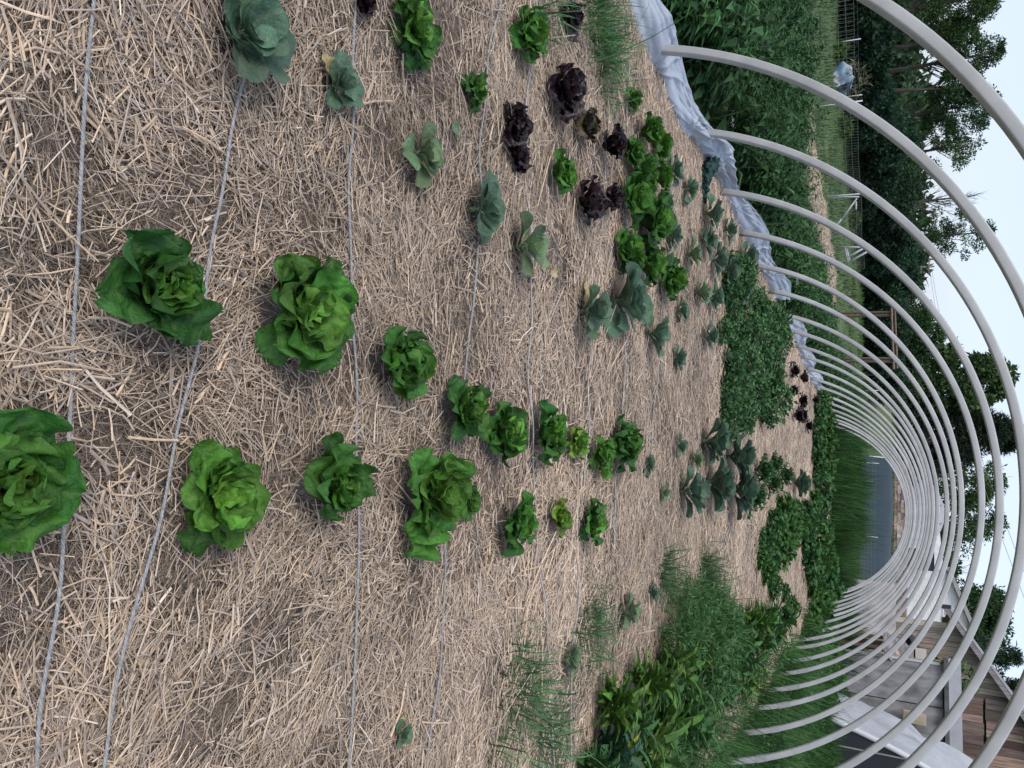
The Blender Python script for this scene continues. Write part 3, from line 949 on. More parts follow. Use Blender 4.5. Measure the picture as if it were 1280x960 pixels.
tuft(760, 70, 100, 380, .18, 'green grass weeds in front of the plastic sheeting', (.07, .15, .06), .42)
tuft(690, 0, 80, 120, .20, 'grass weeds shading the tall narrow lettuce', (.06, .13, .06), .45)
tuft(744, 655, 40, 30, .10, 'few grass blades beside the last lettuce of the short row', spread=.5)

def straw_layers():
    A = Acc()
    edge_h = lambda x, y: bed_h(x, y) * (1 - ss(2.6, 3.1, np.abs(x + .25)))
    A.add(*straws(165000, -2.9, 2.4, .35, 3.1, .062, .0029, True, .026))
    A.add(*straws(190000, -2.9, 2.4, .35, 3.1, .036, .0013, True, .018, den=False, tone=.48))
    A.add(*straws(7000, -2.9, 2.4, .35, 3.1, .11, .0045, True, .036))
    A.add(*straws(125000, -3.3, 2.8, 3.1, 7.2, .08, .0038, False, .032, edge_h))
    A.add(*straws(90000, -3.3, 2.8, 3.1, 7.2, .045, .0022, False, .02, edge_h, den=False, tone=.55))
    A.add(*straws(5000, -3.3, 2.8, 3.1, 7.2, .13, .0055, False, .045, edge_h))
    A.add(*straws(75000, -3.3, 2.8, 7.2, 14, .11, .0056, False, .04, edge_h))
    A.add(*straws(52000, -3.3, 2.8, 14, 29, .18, .0090, False, .04, edge_h))
    path_h = lambda x, y: terr(x, y) + .05
    A.add(*straws(9000, -8.0, -6.8, 14, 27, .18, .011, False, .12, path_h, .3))
    stuff(A.build('straw_mulch', M_straw, smooth=False), 'dry tan straw mulch scattered loosely over the tunnel beds', 'straw')


straw_layers()

# ------------------------------------------------------------------ plastic sheeting along the left feet
SHEET1 = [((783, -30), (815, -30)), ((787, 0), (820, 0)), ((792, 37), (846, 30)), ((800, 62), (855, 57)), ((822, 100), (864, 100)), ((832, 128), (874, 132)), ((846, 160), (886, 160)), ((856, 174), (892, 172)),
          ((870, 180), (903, 186)), ((884, 208), (910, 215)), ((897, 222), (917, 230)), ((912, 256), (938, 256)), ((921, 282), (948, 278)), ((940, 316), (964, 312)), ((952, 340), (975, 338)), ((960, 358), (985, 362)), ((966, 374), (988, 376))]
SHEET2 = [((985, 396), (998, 392)), ((985, 408), (1002, 410)), ((992, 428), (1010, 430)), ((1000, 450), (1014, 446)), ((1006, 464), (1020, 460)), ((1013, 478), (1027, 478)), ((1022, 492), (1033, 492)), ((1032, 510), (1040, 508)), ((1040, 524), (1046, 522)), ((1048, 534), (1052, 532))]


def sheeting(name, pairs, label, seed):
    r2 = np.random.default_rng(seed)
    A_ = respath([on_z(a, b, .03) for (a, b), _ in pairs], .014)
    B_ = np.array([on_z(c, d, .12) for _, (c, d) in pairs])
    B_ = respath(B_, .014)
    n = len(A_); B_ = np.stack([np.interp(np.linspace(0, 1, n), np.linspace(0, 1, len(B_)), B_[:, k]) for k in range(3)], 1)
    m = 64
    v = np.linspace(0, 1, m)
    s = np.arange(n) * .014
    P = A_[:, None] * (1 - v)[None, :, None] + B_[:, None] * v[None, :, None]
    wid = np.linalg.norm(B_ - A_, axis=1)
    hh = np.minimum(.24, wid * .46)[:, None] * np.sin(PI * v[None]) ** .7
    S, Vv = np.meshgrid(s, v, indexing='ij')
    wr = 0
    for q in range(6):                       # broad lengthwise folds that wander
        kx, ky = r2.normal(0, 1.6), r2.uniform(5, 15)
        wr = wr + np.abs(np.sin(kx * S + ky * Vv + r2.uniform(0, 6) + 1.3 * np.sin(1.7 * S + q * 2) + .6 * np.sin(4.3 * S + q))) ** .7 * r2.uniform(.4, 1)
    for q in range(9):                       # sharp creases fanning out of gathered points
        s0 = r2.uniform(0, s[-1]); ang = np.arctan2(Vv - r2.uniform(-.1, .2), (S - s0) * 1.5)
        wr = wr + .9 * np.exp(-((S - s0) / .45) ** 2) * (1 - np.abs(np.sin(ang * r2.uniform(3, 6) + q))) ** 3
    wr = (wr - wr.mean()) * .026
    gather = .75 + .25 * np.sin(s * 2.6 + seed)[:, None]
    P[..., 2] = .015 + hh * gather + wr * np.sin(PI * v[None]) ** .4
    P[..., 0] += wr * .8
    V = P.reshape(-1, 3)
    V[:, 2] = np.maximum(V[:, 2], .012)
    i = np.arange(n - 1)[:, None] * m; j = np.arange(m - 1)[None]
    F = np.stack([i + j, i + j + 1, i + m + j + 1, i + m + j], -1).reshape(-1, 4)
    C = np.tile([.45, .50, .57], (len(V), 1)) * (1 + .08 * r2.normal(size=(len(V), 1)) * 0)
    o = mk(name, V, F, M_sheet, C)
    md = o.modifiers.new('thick', 'SOLIDIFY'); md.thickness = .003
    tag(o, label, 'plastic sheet')


sheeting('plastic_sheeting', SHEET1, 'crumpled bluish white plastic sheeting gathered along the nearer left hoop feet', 2)
sheeting('plastic_sheeting', SHEET2, 'crumpled bluish white plastic sheeting along the far left hoop feet, past the dense bushes', 6)

# dark green bag
pts = respath([on_z(a, b, .16) for a, b in [(904, 182), (899, 200), (893, 215), (891, 232), (892, 250)]], .008)
pts[:, 2] = .17 - np.linspace(0, .08, len(pts)); tt = np.linspace(0, 1, len(pts))
V, F = tube(pts, .062 * np.sin(PI * np.clip(tt * .9 + .08, 0, 1)) ** .6 * (.7 + .5 * tt) + .006, 28)
V += .016 * np.sin(V * 75)[:, [1, 2, 0]] + .012 * np.sin(V * 130 + 1)[:, [2, 0, 1]]
V[:, 2] = .02 + (V[:, 2] - .02) * .75
o = Acc().add(V, F, [.012, .05, .043]).build('cloth_bag', M_tarp)
tag(o, 'dark green crumpled bag lying on the plastic sheeting', 'bag')

# ------------------------------------------------------------------ weeds and grass outside
def weed_band(n, x0, x1, y0, y1, hfun, Lf, Wf, col, nl, lean=.12):
    x = rng.uniform(x0, x1, n); y = y0 + (y1 - y0) * rng.uniform(0, 1, n) ** 1.3
    H = hfun(x, y) * rng.uniform(.6, 1.15, n)
    z = terr(x, y)
    lx, ly = rng.normal(0, lean, (2, n))
    clump = np.clip(.5 + .6 * noise2(x, y, 1.3), .15, 1.3)
    H = H * (.6 + .5 * clump)
    f = rng.uniform(.12, 1, (n, nl)); az = rng.uniform(0, 2 * PI, (n, nl))
    P = np.stack([x[:, None] + lx[:, None] * H[:, None] * f + .02 * np.cos(az), y[:, None] + ly[:, None] * H[:, None] * f, z[:, None] + H[:, None] * f], -1).reshape(-1, 3)
    a = az.reshape(-1); N_ = len(a)
    D = np.stack([np.cos(a), np.sin(a), rng.uniform(-.35, .45, N_)], -1)
    ff = f.reshape(-1)
    L = Lf * np.exp(rng.normal(0, .3, N_)) * (1.15 - .5 * ff)
    tint = np.repeat(np.exp(.25 * noise2(x + 4, y, .7)), nl)[:, None]
    C = vary(col, N_, .26, .12) * tint
    return cards(P, D, np.tile([0, 0, 1.], (N_, 1)), L, Wf / Lf * L, C, .2, .25)


def weed_h(x, y):
    xe = -3.45 - np.clip(-(x + 3.45), 0, 10)
    slope = np.clip((x + 6.75) / 3.1, .12, 1)
    near = 1 - ss(11, 15, y)
    return .84 * np.maximum(slope, near * .8) * (.55 + .45 * ss(3.4, 3.9, -x))


A = Acc()
A.add(*weed_band(2300, -6.7, -3.5, 3.0, 29, weed_h, .155, .055, (.054, .125, .042), 34))
A.add(*weed_band(1100, -10.5, -6.2, 5, 15, weed_h, .16, .06, (.054, .122, .044), 30))
A.add(*weed_band(700, -5.5, -3.3, 26, 31, lambda x, y: .6 + 0 * x, .14, .05, (.04, .095, .03), 24))
# blades mixed in
n = 3500
x = rng.uniform(-6.8, -3.45, n); y = rng.uniform(3, 28, n)
A.add(*blades(np.stack([x, y, terr(x, y)], -1), rng.uniform(0, 6.28, n), weed_h(x, y) * rng.uniform(.7, 1.4, n), np.full(n, .009), np.abs(rng.normal(.15, .15, n)), rng.uniform(.3, 1.6, n), vary((.045, .105, .04), n, .25), 3))
stuff(A.build('weeds', M_weed), 'tall dark green weeds growing outside the left side of the tunnel', 'weeds')


def grass_mesh(n, x0, x1, y0, y1, H, W, col, lean=.25, zf=terr, dens=None, ns=3, bend=1.2):
    x = rng.uniform(x0, x1, n); y = y0 + (y1 - y0) * rng.uniform(0, 1, n) ** 1.2
    if dens is not None:
        k = rng.uniform(0, 1, n) < dens(x, y); x, y = x[k], y[k]; n = len(x)
    L = H * np.exp(rng.normal(0, .3, n)) * (.75 + .35 * np.clip(noise2(x, y, 1.2), -1, 1))
    az = noise2(x + 2, y, .8) * 2 + rng.normal(0, 1, n)
    C = vary(col, n, .22, .1) * np.exp(.32 * noise2(x, y, .9))[:, None]
    return blades(np.stack([x, y, zf(x, y)], -1), az, L, W * np.exp(rng.normal(0, .3, n)), np.abs(rng.normal(lean, .2, n)), rng.uniform(.3, bend, n), C, ns)


A = Acc()
rd = lambda x, y: ss(2.1, 2.8, x + .25 * noise2(y, x, 1.5))
A.add(*grass_mesh(48000, 1.9, 5.2, 4, 22, .42, .011, (.050, .118, .034), .3, terr, rd))
A.add(*grass_mesh(30000, 1.9, 8.5, 12, 36, .55, .018, (.048, .112, .034), .3, terr, rd))
A.add(*grass_mesh(9000, 5, 14, 8, 36, .5, .022, (.05, .108, .036), .3))
stuff(A.build('grass', M_weed), 'tall lush green grass growing outside the right side of the tunnel', 'grass')
A = Acc()
A.add(*weed_band(900, 2.6, 6.5, 7, 31, lambda x, y: .55 + 0 * x, .10, .04, (.05, .12, .04), 22))
stuff(A.build('weeds', M_weed), 'leafy weeds mixed into the grass outside the right hoop feet', 'weeds')
A = Acc()
A.add(*grass_mesh(38000, -5.0, 5.2, 27.6, 36, .92, .022, (.044, .108, .032), .15, terr, lambda x, y: ss(27.9, 29.6, y + .8 * noise2(x, y, 1.5)), 3, .7))
stuff(A.build('grass', M_weed), 'strip of tall green grass across the far end of the tunnel', 'grass')
A = Acc()
A.add(*grass_mesh(26000, -24, -7.9, 9, 42, .22, .022, (.085, .145, .052), .35))
A.add(*grass_mesh(7000, -12, 16, 36, 46, .2, .025, (.085, .15, .05), .35))
A.add(*grass_mesh(6000, -10, 14, 53, 60, .35, .03, (.07, .14, .045), .35))
stuff(A.build('grass', M_weed), 'short pale green grass of the field left of the tunnel', 'grass')

# little white umbel flowers
def umbel(px, py, Y, lab):
    P = on_y(px, py, Y); z0 = float(terr(P[0], P[1]))
    t = thing('white_flower', lab, 'flower', (P[0], P[1], z0), 0, 'white umbel flowers')
    h = P[2] - z0
    V, F = tube([(0, 0, 0), (.02, 0, h * .6), (0, 0, h)], [.006, .004, .003], 5); Acc().add(V, F, [.08, .14, .05]).build('stalk', M_weed, t)
    n = 26; pp = np.stack([rng.normal(0, .035, n), rng.normal(0, .035, n), h + rng.uniform(-.01, .02, n)], -1); a = rng.uniform(0, 6.28, n)
    Acc().add(*cards(pp, np.stack([np.cos(a), np.sin(a), 0 * a], -1), np.tile([0, 0, 1.], (n, 1)), .022, .02, np.tile([.78, .78, .72], (n, 1)))).build('blossoms', M_flower, t)


umbel(914, 150, 7.0, 'white umbel flower in the weeds just past the second hoop foot'); umbel(921, 152, 7.2, 'white umbel flower taller and deeper in the weeds than its neighbour')
umbel(996, 351, 12.0, 'white umbel flower on a long stalk beside the plastic sheeting')

# ------------------------------------------------------------------ fences
def mesh_fence(pts, H, label, post_every=4.6, cell=.15, wr=.0028):
    P = respath(pts, .1)
    c0 = P[0].copy(); c0[2] = float(terr(c0[0], c0[1]))
    t = thing('wire_fence', label, 'fence', c0, 0)
    P[:, 2] = terr(P[:, 0], P[:, 1])
    Q = P - c0
    w = Acc()
    for k in range(int(H / cell) + 1):
        V, F = tube(Q + np.array([0, 0, .04 + k * cell]), wr, 3, False); w.add(V, F, [.17, .20, .17])
    d = np.concatenate([[0], np.cumsum(np.linalg.norm(np.diff(Q, axis=0), axis=1))])
    for s in np.arange(0, d[-1], cell * .8):
        b = np.array([np.interp(s, d, Q[:, k]) for k in range(3)])
        V, F = tube([b, b + np.array([0, 0, H])], wr * .8, 3, False); w.add(V, F, [.17, .20, .17])
    w.build('wire_mesh', M_metal, t, smooth=False)
    for s in np.arange(.2, d[-1], post_every):
        b = np.array([np.interp(s, d, Q[:, k]) for k in range(3)])
        V, F = tube([b, b + np.array([rng.normal(0, .02), 0, H + .12])], .016, 6); Acc().add(V, F, [.68, .68, .66]).build('post', M_plain, t)


mesh_fence([(-10.2, 13.5, 0), (-9.1, 21, 0), (-9.0, 30, 0)], .95, 'sagging wire mesh fence standing beyond the straw path at left')
mesh_fence([(-6.5, 42, 0), (0, 42.2, 0), (10, 42, 0)], .85, 'low wire mesh fence in front of the dark blue ground tarp', 3.6, .16, .005)
mesh_fence([(-17, 19, 0), (-15.5, 24, 0), (-15, 30, 0)], .7, 'distant wire mesh fence in front of the dark hedge at far left', 3.2, .35, .0022)

# dark tarp on the bank
xs = np.linspace(on_y(1095, 567, 47)[0], on_y(1095, 742, 47)[0], 60); ys = np.linspace(46.2, 53.2, 40)
X, Y = np.meshgrid(xs, ys, indexing='ij')
crease = .05 * np.abs(((X * .25 + Y * .5) % 2.2) / 2.2 - .5) + .05 * np.abs(((X * .45 - Y * .4 + 3) % 3.1) / 3.1 - .5)
Vt = np.stack([X + .25 * (Y - 46) * 0, Y, terr(X, Y) + .05 + crease], -1).reshape(-1, 3)
i = np.arange(59)[:, None] * 40; j = np.arange(39)[None]
o = mk('ground_tarp', Vt, np.stack([i + j, i + 40 + j, i + 41 + j, i + j + 1], -1).reshape(-1, 4), M_tarp, np.tile([.013, .028, .038], (len(Vt), 1)))
tag(o, 'dark blue tarp stretched over the bank behind the far fence', 'tarp')
a = Acc()
for q in range(2):
    V, F = tube([on_y(1085 + 1, 570 + q, 46.0), on_y(1106, 572, 46.6)], .03, 6); a.add(V, F, [.6, .65, .68])
    break
tag(a.build('tarp_pole', M_plain), 'thin pale pole along the left edge of the blue tarp', 'pole')

# stone wall above the bank
t = thing('stone_wall', 'low reddish grey stone wall above the blue tarp', 'wall', (on_y(1125, 576, 57.5)[0], 57.5, float(terr(0, 57.5))), 0)
a = Acc(); z = 0
while z < 1.05:
    hgt = rng.uniform(.16, .3); x = 0
    while x < 17:
        w = rng.uniform(.3, .9)
        V, F = box(x + .012, x + w - .012, rng.uniform(-.03, .03), .5, z + .01, z + hgt - .01)
        V += rng.normal(0, .015, V.shape)
        a.add(V, F, vary((.30, .235, .21), 1, .2, .06)[0]); x += w
    z += hgt
a.build('stones', M_stone, t, smooth=False)
V, F = box(0.05, 16.9, .06, .44, 0, 1.0); Acc().add(V, F, [.06, .05, .05]).build('core', M_stone, t, False)

# pale blue gate of upright bars on the wall
P0 = on_y(1134, 632, 58.5)
t = thing('barred_gate', 'pale blue barred gate standing behind the stone wall', 'gate', (P0[0], 58.6, P0[2] - 1.1))
for k in range(7):
    V, F = box(k * .42, k * .42 + .08, 0, .05, 0, 1.9); Acc().add(V, F, [.5, .58, .66]).build('bar', M_plain, t, False)
for zz in (.3, 1.7):
    V, F = box(-.05, 2.66, .052, .10, zz, zz + .1); Acc().add(V, F, [.5, .58, .66]).build('rail', M_plain, t, False)

# ------------------------------------------------------------------ left clutter: frames, tarp pile, trellis
def tube_thing(name, label, cat, segs, rad, col, mat=M_metal, group=None, part='tube'):
    P0 = np.asarray(segs[0][0], float).copy(); P0[2] = float(terr(P0[0], P0[1]))
    t = thing(name, label, cat, P0, 0, group)
    for s in segs:
        V, F = tube([np.asarray(q) - P0 for q in s], rad, 7); Acc().add(V, F, col).build(part, mat, t)
    return t


Yf = 23.0
g = lambda px, py, Y=Yf: on_y(px, py, Y)
tube_thing('metal_stand', 'bare grey metal A-frame stand leaning behind the left fence', 'stand',
           [[g(1030, 249), g(1054, 246), g(1074, 246)], [g(1071, 248), g(1052, 274)], [g(1052, 274), g(1044, 283)], [g(1070, 252), g(1070, 262)]], .025, (.36, .38, .39))
tube_thing('metal_stand', 'folded grey metal frame with crossed bars in front of the dark bushes', 'stand',
           [[g(1048, 309), g(1082, 309)], [g(1058, 311), g(1062, 327)], [g(1062, 327), g(1087, 313)], [g(1059, 322), g(1080, 310)], [g(1056, 309), g(1060, 328)]], .030, (.34, .36, .37))
Yt = 26.0
zt = on_y(1044, 393, Yt)
h = lambda px, py: on_y(px, py, Yt)
tr = thing('wooden_trellis', 'brown wooden trellis frame of two posts and a top bar', 'trellis', (h(1044, 393)[0], Yt, 0))
o0 = np.array([h(1044, 393)[0], Yt, 0])


def bar(p, q, w, col, parent, name, mat=M_wood):
    V, F = tube([np.asarray(p) - o0, np.asarray(q) - o0], w * .7, 4); Acc().add(V, F, col).build(name, mat, parent, False)


pa = h(1117, 390).copy(); pb_ = h(1119, 448).copy()
for q, dx in ((pa, 0), (pa, .10), (pb_, 0), (pb_, .10)):
    bar((q[0] + dx, Yt, -.1), (q[0] + dx, Yt, q[2]), .055, (.13, .10, .08), tr, 'post')
bar(h(1114, 385) + np.array([0, -.06, 0]), h(1117, 462) + np.array([0, -.06, 0]), .055, (.18, .13, .10), tr, 'top_bar')
bar(h(1117, 386) + np.array([0, .06, .03]), h(1120, 460) + np.array([0, .06, .03]), .05, (.15, .11, .085), tr, 'top_bar')

# tarp covered pile at far left
Pc = on_y(1055, 102, 26.0)
t = thing('covered_pile', 'pile of brush under a torn blue and white tarp in front of the hedge', 'pile', (Pc[0], 26.0, 0))
n1, n2 = 26, 40
th = np.linspace(0, PI * .52, n1); ll = np.linspace(0, 2 * PI * .86, n2)
T, Lq = np.meshgrid(th, ll, indexing='ij')
rr = 1 + .16 * np.sin(3 * Lq + 2 * T) * np.sin(T) + .10 * np.sin(7 * Lq + 5 * T) * np.sin(T) + .05 * np.sin(13 * T + 4 * Lq)
Hp = Pc[2] + .25
V = np.stack([.55 * np.sin(T) * rr * np.cos(Lq), .5 * np.sin(T) * rr * np.sin(Lq), Hp * np.cos(T) ** .8 * rr * (1 - .2 * np.sin(T) * np.cos(Lq))], -1).reshape(-1, 3)
i = np.arange(n1 - 1)[:, None] * n2; j = np.arange(n2 - 1)[None]
stripe = (np.sin(Lq * 4 + T * 5) > .1)[..., None]
C = np.where(stripe, np.array([.42, .46, .52]), np.array([.16, .28, .42])).reshape(-1, 3)
ob = mk('tarp_cover', V, np.stack([i + j, i + n2 + j, i + n2 + j + 1, i + j + 1], -1).reshape(-1, 4), M_sheet, C, t)
a, s, fl = bush_mesh(260, .62, 1.1, .2, .03, (.16, .15, .09)); stuff(a.build('brush', M_weed, t))

# ------------------------------------------------------------------ trees and hedge
def clusters_mesh(cent, rad, per, Lf, Wf, col, flat=.7, sd=.26):
    P = []; C = []; D = []
    for c, r in zip(cent, rad):
        n = int(per * 2.6 * rng.uniform(.6, 1.4))
        u = rng.normal(size=(n, 3)); u /= np.linalg.norm(u, axis=1)[:, None]
        q = u * (rng.uniform(0, 1, n) ** .45 * r)[:, None] * np.array([1, 1, flat])
        P.append(c + q); D.append(u + rng.normal(0, .6, (n, 3)))
        C.append(vary(np.asarray(col) * math.exp(rng.normal(0, .2)), n, sd, .1))
    P = np.concatenate(P); D = np.concatenate(D); C = np.concatenate(C); n = len(P)
    Nn = np.array([0, 0, .7]) + rng.normal(0, .7, (n, 3))
    return cards(P, D, Nn, Lf * np.exp(rng.normal(0, .3, n)), Wf * np.exp(rng.normal(0, .3, n)), C, .15, .1)


def tree(label, X, Y, H, R, kind='round', crown0=.35, ncl=60, per=105, Lf=.125, Wf=.085, col=(.05, .10, .03), group='trees behind the garden', lean=(0, 0), name='broadleaf_tree', trunk=.16, bare=False, asym=0.):
    z0 = float(terr(X, Y)) - .1
    t = thing(name, label, 'tree', (X, Y, z0), 0, group)
    cent = []; rad = []
    lo = H * crown0
    for k in range(ncl):
        if kind == 'round':
            f = rng.uniform(0, 1)
            zz = lo + (H - lo) * f
            pr = R * (math.sin(PI * min(1, .12 + .86 * f)) ** .6)
            a = rng.uniform(0, 6.28); r_ = pr * math.sqrt(rng.uniform(.1, 1))
            cent.append((r_ * math.cos(a) + lean[0] * f + asym * R * math.sin(f * 5), r_ * math.sin(a) + lean[1] * f, zz)); rad.append(R * rng.uniform(.16, .34))
        elif kind == 'shrub':
            u = rng.normal(size=3); u /= np.linalg.norm(u); r_ = rng.uniform(.4, 1)
            cent.append((u[0] * R * r_, u[1] * R * r_, H * .5 + u[2] * H * .46 * r_)); rad.append(R * rng.uniform(.22, .38))
        else:
            f = rng.uniform(0, 1) ** .8
            zz = lo + (H - lo) * f
            pr = R * (1 - f) ** .8 + .15
            a = rng.uniform(0, 6.28); r_ = pr * math.sqrt(rng.uniform(.2, 1))
            cent.append((r_ * math.cos(a), r_ * math.sin(a), zz - .12 * r_)); rad.append(R * rng.uniform(.14, .26) * (1.1 - .5 * f))
    cent = np.array(cent)
    s = Acc()
    nt_ = 9; fz = np.linspace(0, 1, nt_)
    top = H * (.9 if kind != 'shrub' else .5)
    path = np.stack([lean[0] * fz ** 1.3 + .04 * H * .3 * np.sin(fz * 5), lean[1] * fz + .02 * np.cos(fz * 4), top * fz], -1)
    V, F = tube(path, trunk * (1 - .85 * fz) + .015, 8); s.add(V, F, [.10, .085, .075])
    for c in cent[::(1 if ncl < 60 else 2)]:
        zb = max(.12 * H, c[2] - np.hypot(c[0], c[1]) * rng.uniform(.4, .9) - .1 * H)
        fb = np.clip(zb / top, 0, .98)
        b = np.array([np.interp(fb, fz, path[:, k]) for k in range(3)])
        m = (b + c) / 2 + rng.normal(0, .05 * R, 3)
        V, F = tube([b, m, c], [trunk * .35 * (1 - fb) + .015, trunk * .18 * (1 - fb) + .012, .008], 5, False); s.add(V, F, [.10, .085, .075])
        if bare:
            for q in range(5):
                V, F = tube([m + (c - m) * rng.uniform(0, .9), c + rng.normal(0, .16 * R, 3) + np.array([0, 0, .15 * R])], [.012, .004], 4, False); s.add(V, F, [.12, .10, .09])
    s.build('trunk', M_bark, t)
    if not bare:
        Acc().add(*clusters_mesh(cent, rad, per, Lf, Wf, col)).build('crown', M_tree, t)
    return t


def tree_at(px_top, py, Y, Rpx, label, **kw):
    P = on_y(px_top, py, Y)
    z0 = float(terr(P[0], Y))
    return tree(label, P[0], Y, P[2] - z0, Rpx * Y / .9 / FPX * 1.0, **kw)


DK = (.022, .052, .026)
HG = 'dark shrubs of the hedge beyond the field'
hedge = [  # top px, y, Y, half width px, label
    (1128, -14, 27, 38, 'dark shrub at the picture edge end of the hedge'),
    (1122, 28, 28, 34, 'dark shrub with pale dead twigs in the hedge at far left'),
    (1124, 66, 30, 32, 'tall dark cedar shrub under the tall trunks'),
    (1124, 98, 31, 32, 'dark shrub right behind the tarp covered pile'),
    (1130, 128, 33, 32, 'dense dark shrub between the pile and the second hoop'),
    (1144, 170, 36, 34, 'deep green shrub below the leaning crowns of the hedge trees'),
    (1136, 206, 38, 32, 'dark shrub crossed by the second hoop'),
    (1150, 240, 40, 34, 'tall dark shrub below the bare tree'),
    (1142, 280, 42, 32, 'dark shrub behind the metal stands'),
    (1158, 318, 44, 30, 'conical green shrub left of the utility pole'),
    (1160, 350, 46, 28, 'rounded green shrub below the utility pole'),
    (1142, 380, 48, 26, 'dark low shrub behind the wooden trellis'),
    (1140, 408, 46, 28, 'dark shrub framed between the trellis posts'),
    (1138, 440, 46, 28, 'dark shrub behind the right trellis post'),
    (1136, 474, 48, 28, 'dark shrub past the trellis, seen through many hoops'),
]
for (a_, b_, Y_, w_, lab) in hedge:
    tree_at(a_, b_, Y_, w_, lab, kind='shrub', ncl=46, per=130, Lf=.17, Wf=.09, col=vary(DK, 1, .15, .08)[0] * (1.25 if 'green' in lab else 1), group=HG, name='hedge_shrub', trunk=.10)
for (a_, b_, Y_, w_, lab) in [(1062, 64, 25.5, 8, 'small bright green sapling at the foot of the hedge, left of the pile'), (1068, 160, 29, 9, 'yellowish green bush at the foot of the hedge, behind the second hoop'), (1076, 275, 36, 8, 'low bright bush between the metal stands')]:
    tree_at(a_, b_, Y_, w_, lab, kind='shrub', ncl=14, per=90, Lf=.13, Wf=.08, col=(.075, .135, .035), group='low bushes at the foot of the hedge', name='hedge_shrub', trunk=.04)
GT = (.045, .088, .032)
tree_at(1246, -6, 46, 40, 'tall bushy tree at the picture edge, highest of the left trees', crown0=.50, ncl=70, per=80, col=(.055, .105, .034), trunk=.22)
tree_at(1258, 66, 50, 26, 'tall slender tree with a drooping top branch reaching into the sky', crown0=.62, ncl=44, per=52, col=GT, trunk=.18, asym=.3)
tree_at(1224, 42, 48, 22, 'tall thin tree with bare lower trunk behind the nearest hoop', crown0=.70, ncl=36, per=44, col=GT, trunk=.16)
tree_at(1222, 92, 49, 20, 'tall thin tree with a pale leaning trunk, sky showing round it', crown0=.74, ncl=26, per=36, col=GT, trunk=.17, lean=(1.0, 0))
tree_at(1246, 130, 50, 34, 'broad dark crowned tree between the two nearest hoops', crown0=.52, ncl=64, per=70, col=(.038, .078, .034), trunk=.18)
tree_at(1226, 182, 51, 27, 'lighter green tree with ragged hanging branches left of the second hoop', crown0=.30, ncl=40, per=52, col=(.06, .115, .035), trunk=.16)
tree_at(1230, 246, 52, 20, 'leafless tree with thin upright twigs', crown0=.3, ncl=26, bare=True, name='bare_tree', trunk=.13)
tree_at(1240, 292, 54, 27, 'round crowned tree on a pale visible trunk', crown0=.38, ncl=46, per=60, col=(.046, .094, .034), trunk=.16)
tree_at(1184, 418, 52, 30, 'mid green tree rising behind the wooden trellis', kind='shrub', ncl=50, per=90, Lf=.2, Wf=.11, col=(.036, .078, .028))
tree_at(1165, 385, 56, 22, 'thin leaved tree behind the rounded shrub', kind='round', crown0=.2, ncl=34, per=50, col=(.045, .09, .04))
tree_at(1160, 460, 54, 26, 'dark bushy tree beside the trellis, low in the hoops', kind='shrub', ncl=40, per=90, Lf=.2, Wf=.1, col=(.04, .082, .03))
tree_at(1262, 476, 62, 32, 'broad green tree seen through the upper hoops left of the conifer', crown0=.18, ncl=70, per=70, col=(.058, .105, .036), Lf=.3, Wf=.2)
tree_at(1282, 545, 64, 52, 'big dark conifer behind the upper hoops', kind='cone', crown0=.08, ncl=130, per=120, Lf=.34, Wf=.07, col=(.020, .036, .020), name='conifer', trunk=.3)
tree_at(1256, 600, 96, 34, 'green tree immediately right of the dark conifer', crown0=.15, ncl=64, per=66, col=(.058, .105, .032), Lf=.30, Wf=.17)
tree_at(1250, 652, 98, 34, 'green tree above the white greenhouse roof', crown0=.12, ncl=64, per=66, col=(.05, .1, .034), Lf=.30, Wf=.17)
tree_at(1216, 712, 100, 24, 'leafless tree behind the white house roof', crown0=.3, ncl=30, bare=True, name='bare_tree', trunk=.16)
tree_at(1256, 768, 92, 46, 'rounded green tree between the white house and the barn roof', crown0=.1, ncl=110, per=100, col=(.042, .09, .032), Lf=.30, Wf=.17)
tree_at(1276, 822, 86, 40, 'dark pointed conifer nearest the barn ridge', kind='cone', crown0=.1, ncl=60, per=80, col=(.028, .056, .028), Lf=.3, Wf=.09, name='conifer')
tree_at(1284, 862, 88, 38, 'dark pointed conifer above the barn roof', kind='cone', crown0=.1, ncl=60, per=80, col=(.028, .056, .028), Lf=.3, Wf=.09, name='conifer')
tree_at(1290, 930, 88, 40, 'dark conifer at the right picture edge behind the barn', kind='cone', crown0=.1, ncl=60, per=80, col=(.028, .056, .028), Lf=.3, Wf=.09, name='conifer')
for (a_, b_, lab) in [(1128, 500, 'dark shrub low behind the hoops left of the stone wall'), (1132, 545, 'dark shrub at the left end of the stone wall'), (1140, 590, 'dark shrub behind the stone wall left of the barred gate')]:
    tree_at(a_, b_, 60, 26, lab, kind='shrub', ncl=40, per=80, Lf=.22, Wf=.12, col=(.03, .066, .028), group='dark shrubs near the stone wall', name='hedge_shrub')

# far wood behind everything
A = Acc(); n = 180
ax = np.radians(np.linspace(-60, 45, n)); rd_ = rng.uniform(120, 150, n)
cx = np.stack([np.sin(ax) * rd_, np.cos(ax) * rd_, rng.uniform(.5, 4.5, n)], -1)
A.add(*clusters_mesh(cx, rng.uniform(3, 5.5, n), 160, 1.1, .7, (.05, .095, .045), .8))
stuff(A.build('far_wood', M_tree), 'distant green woodland beyond the field and house', 'woodland')

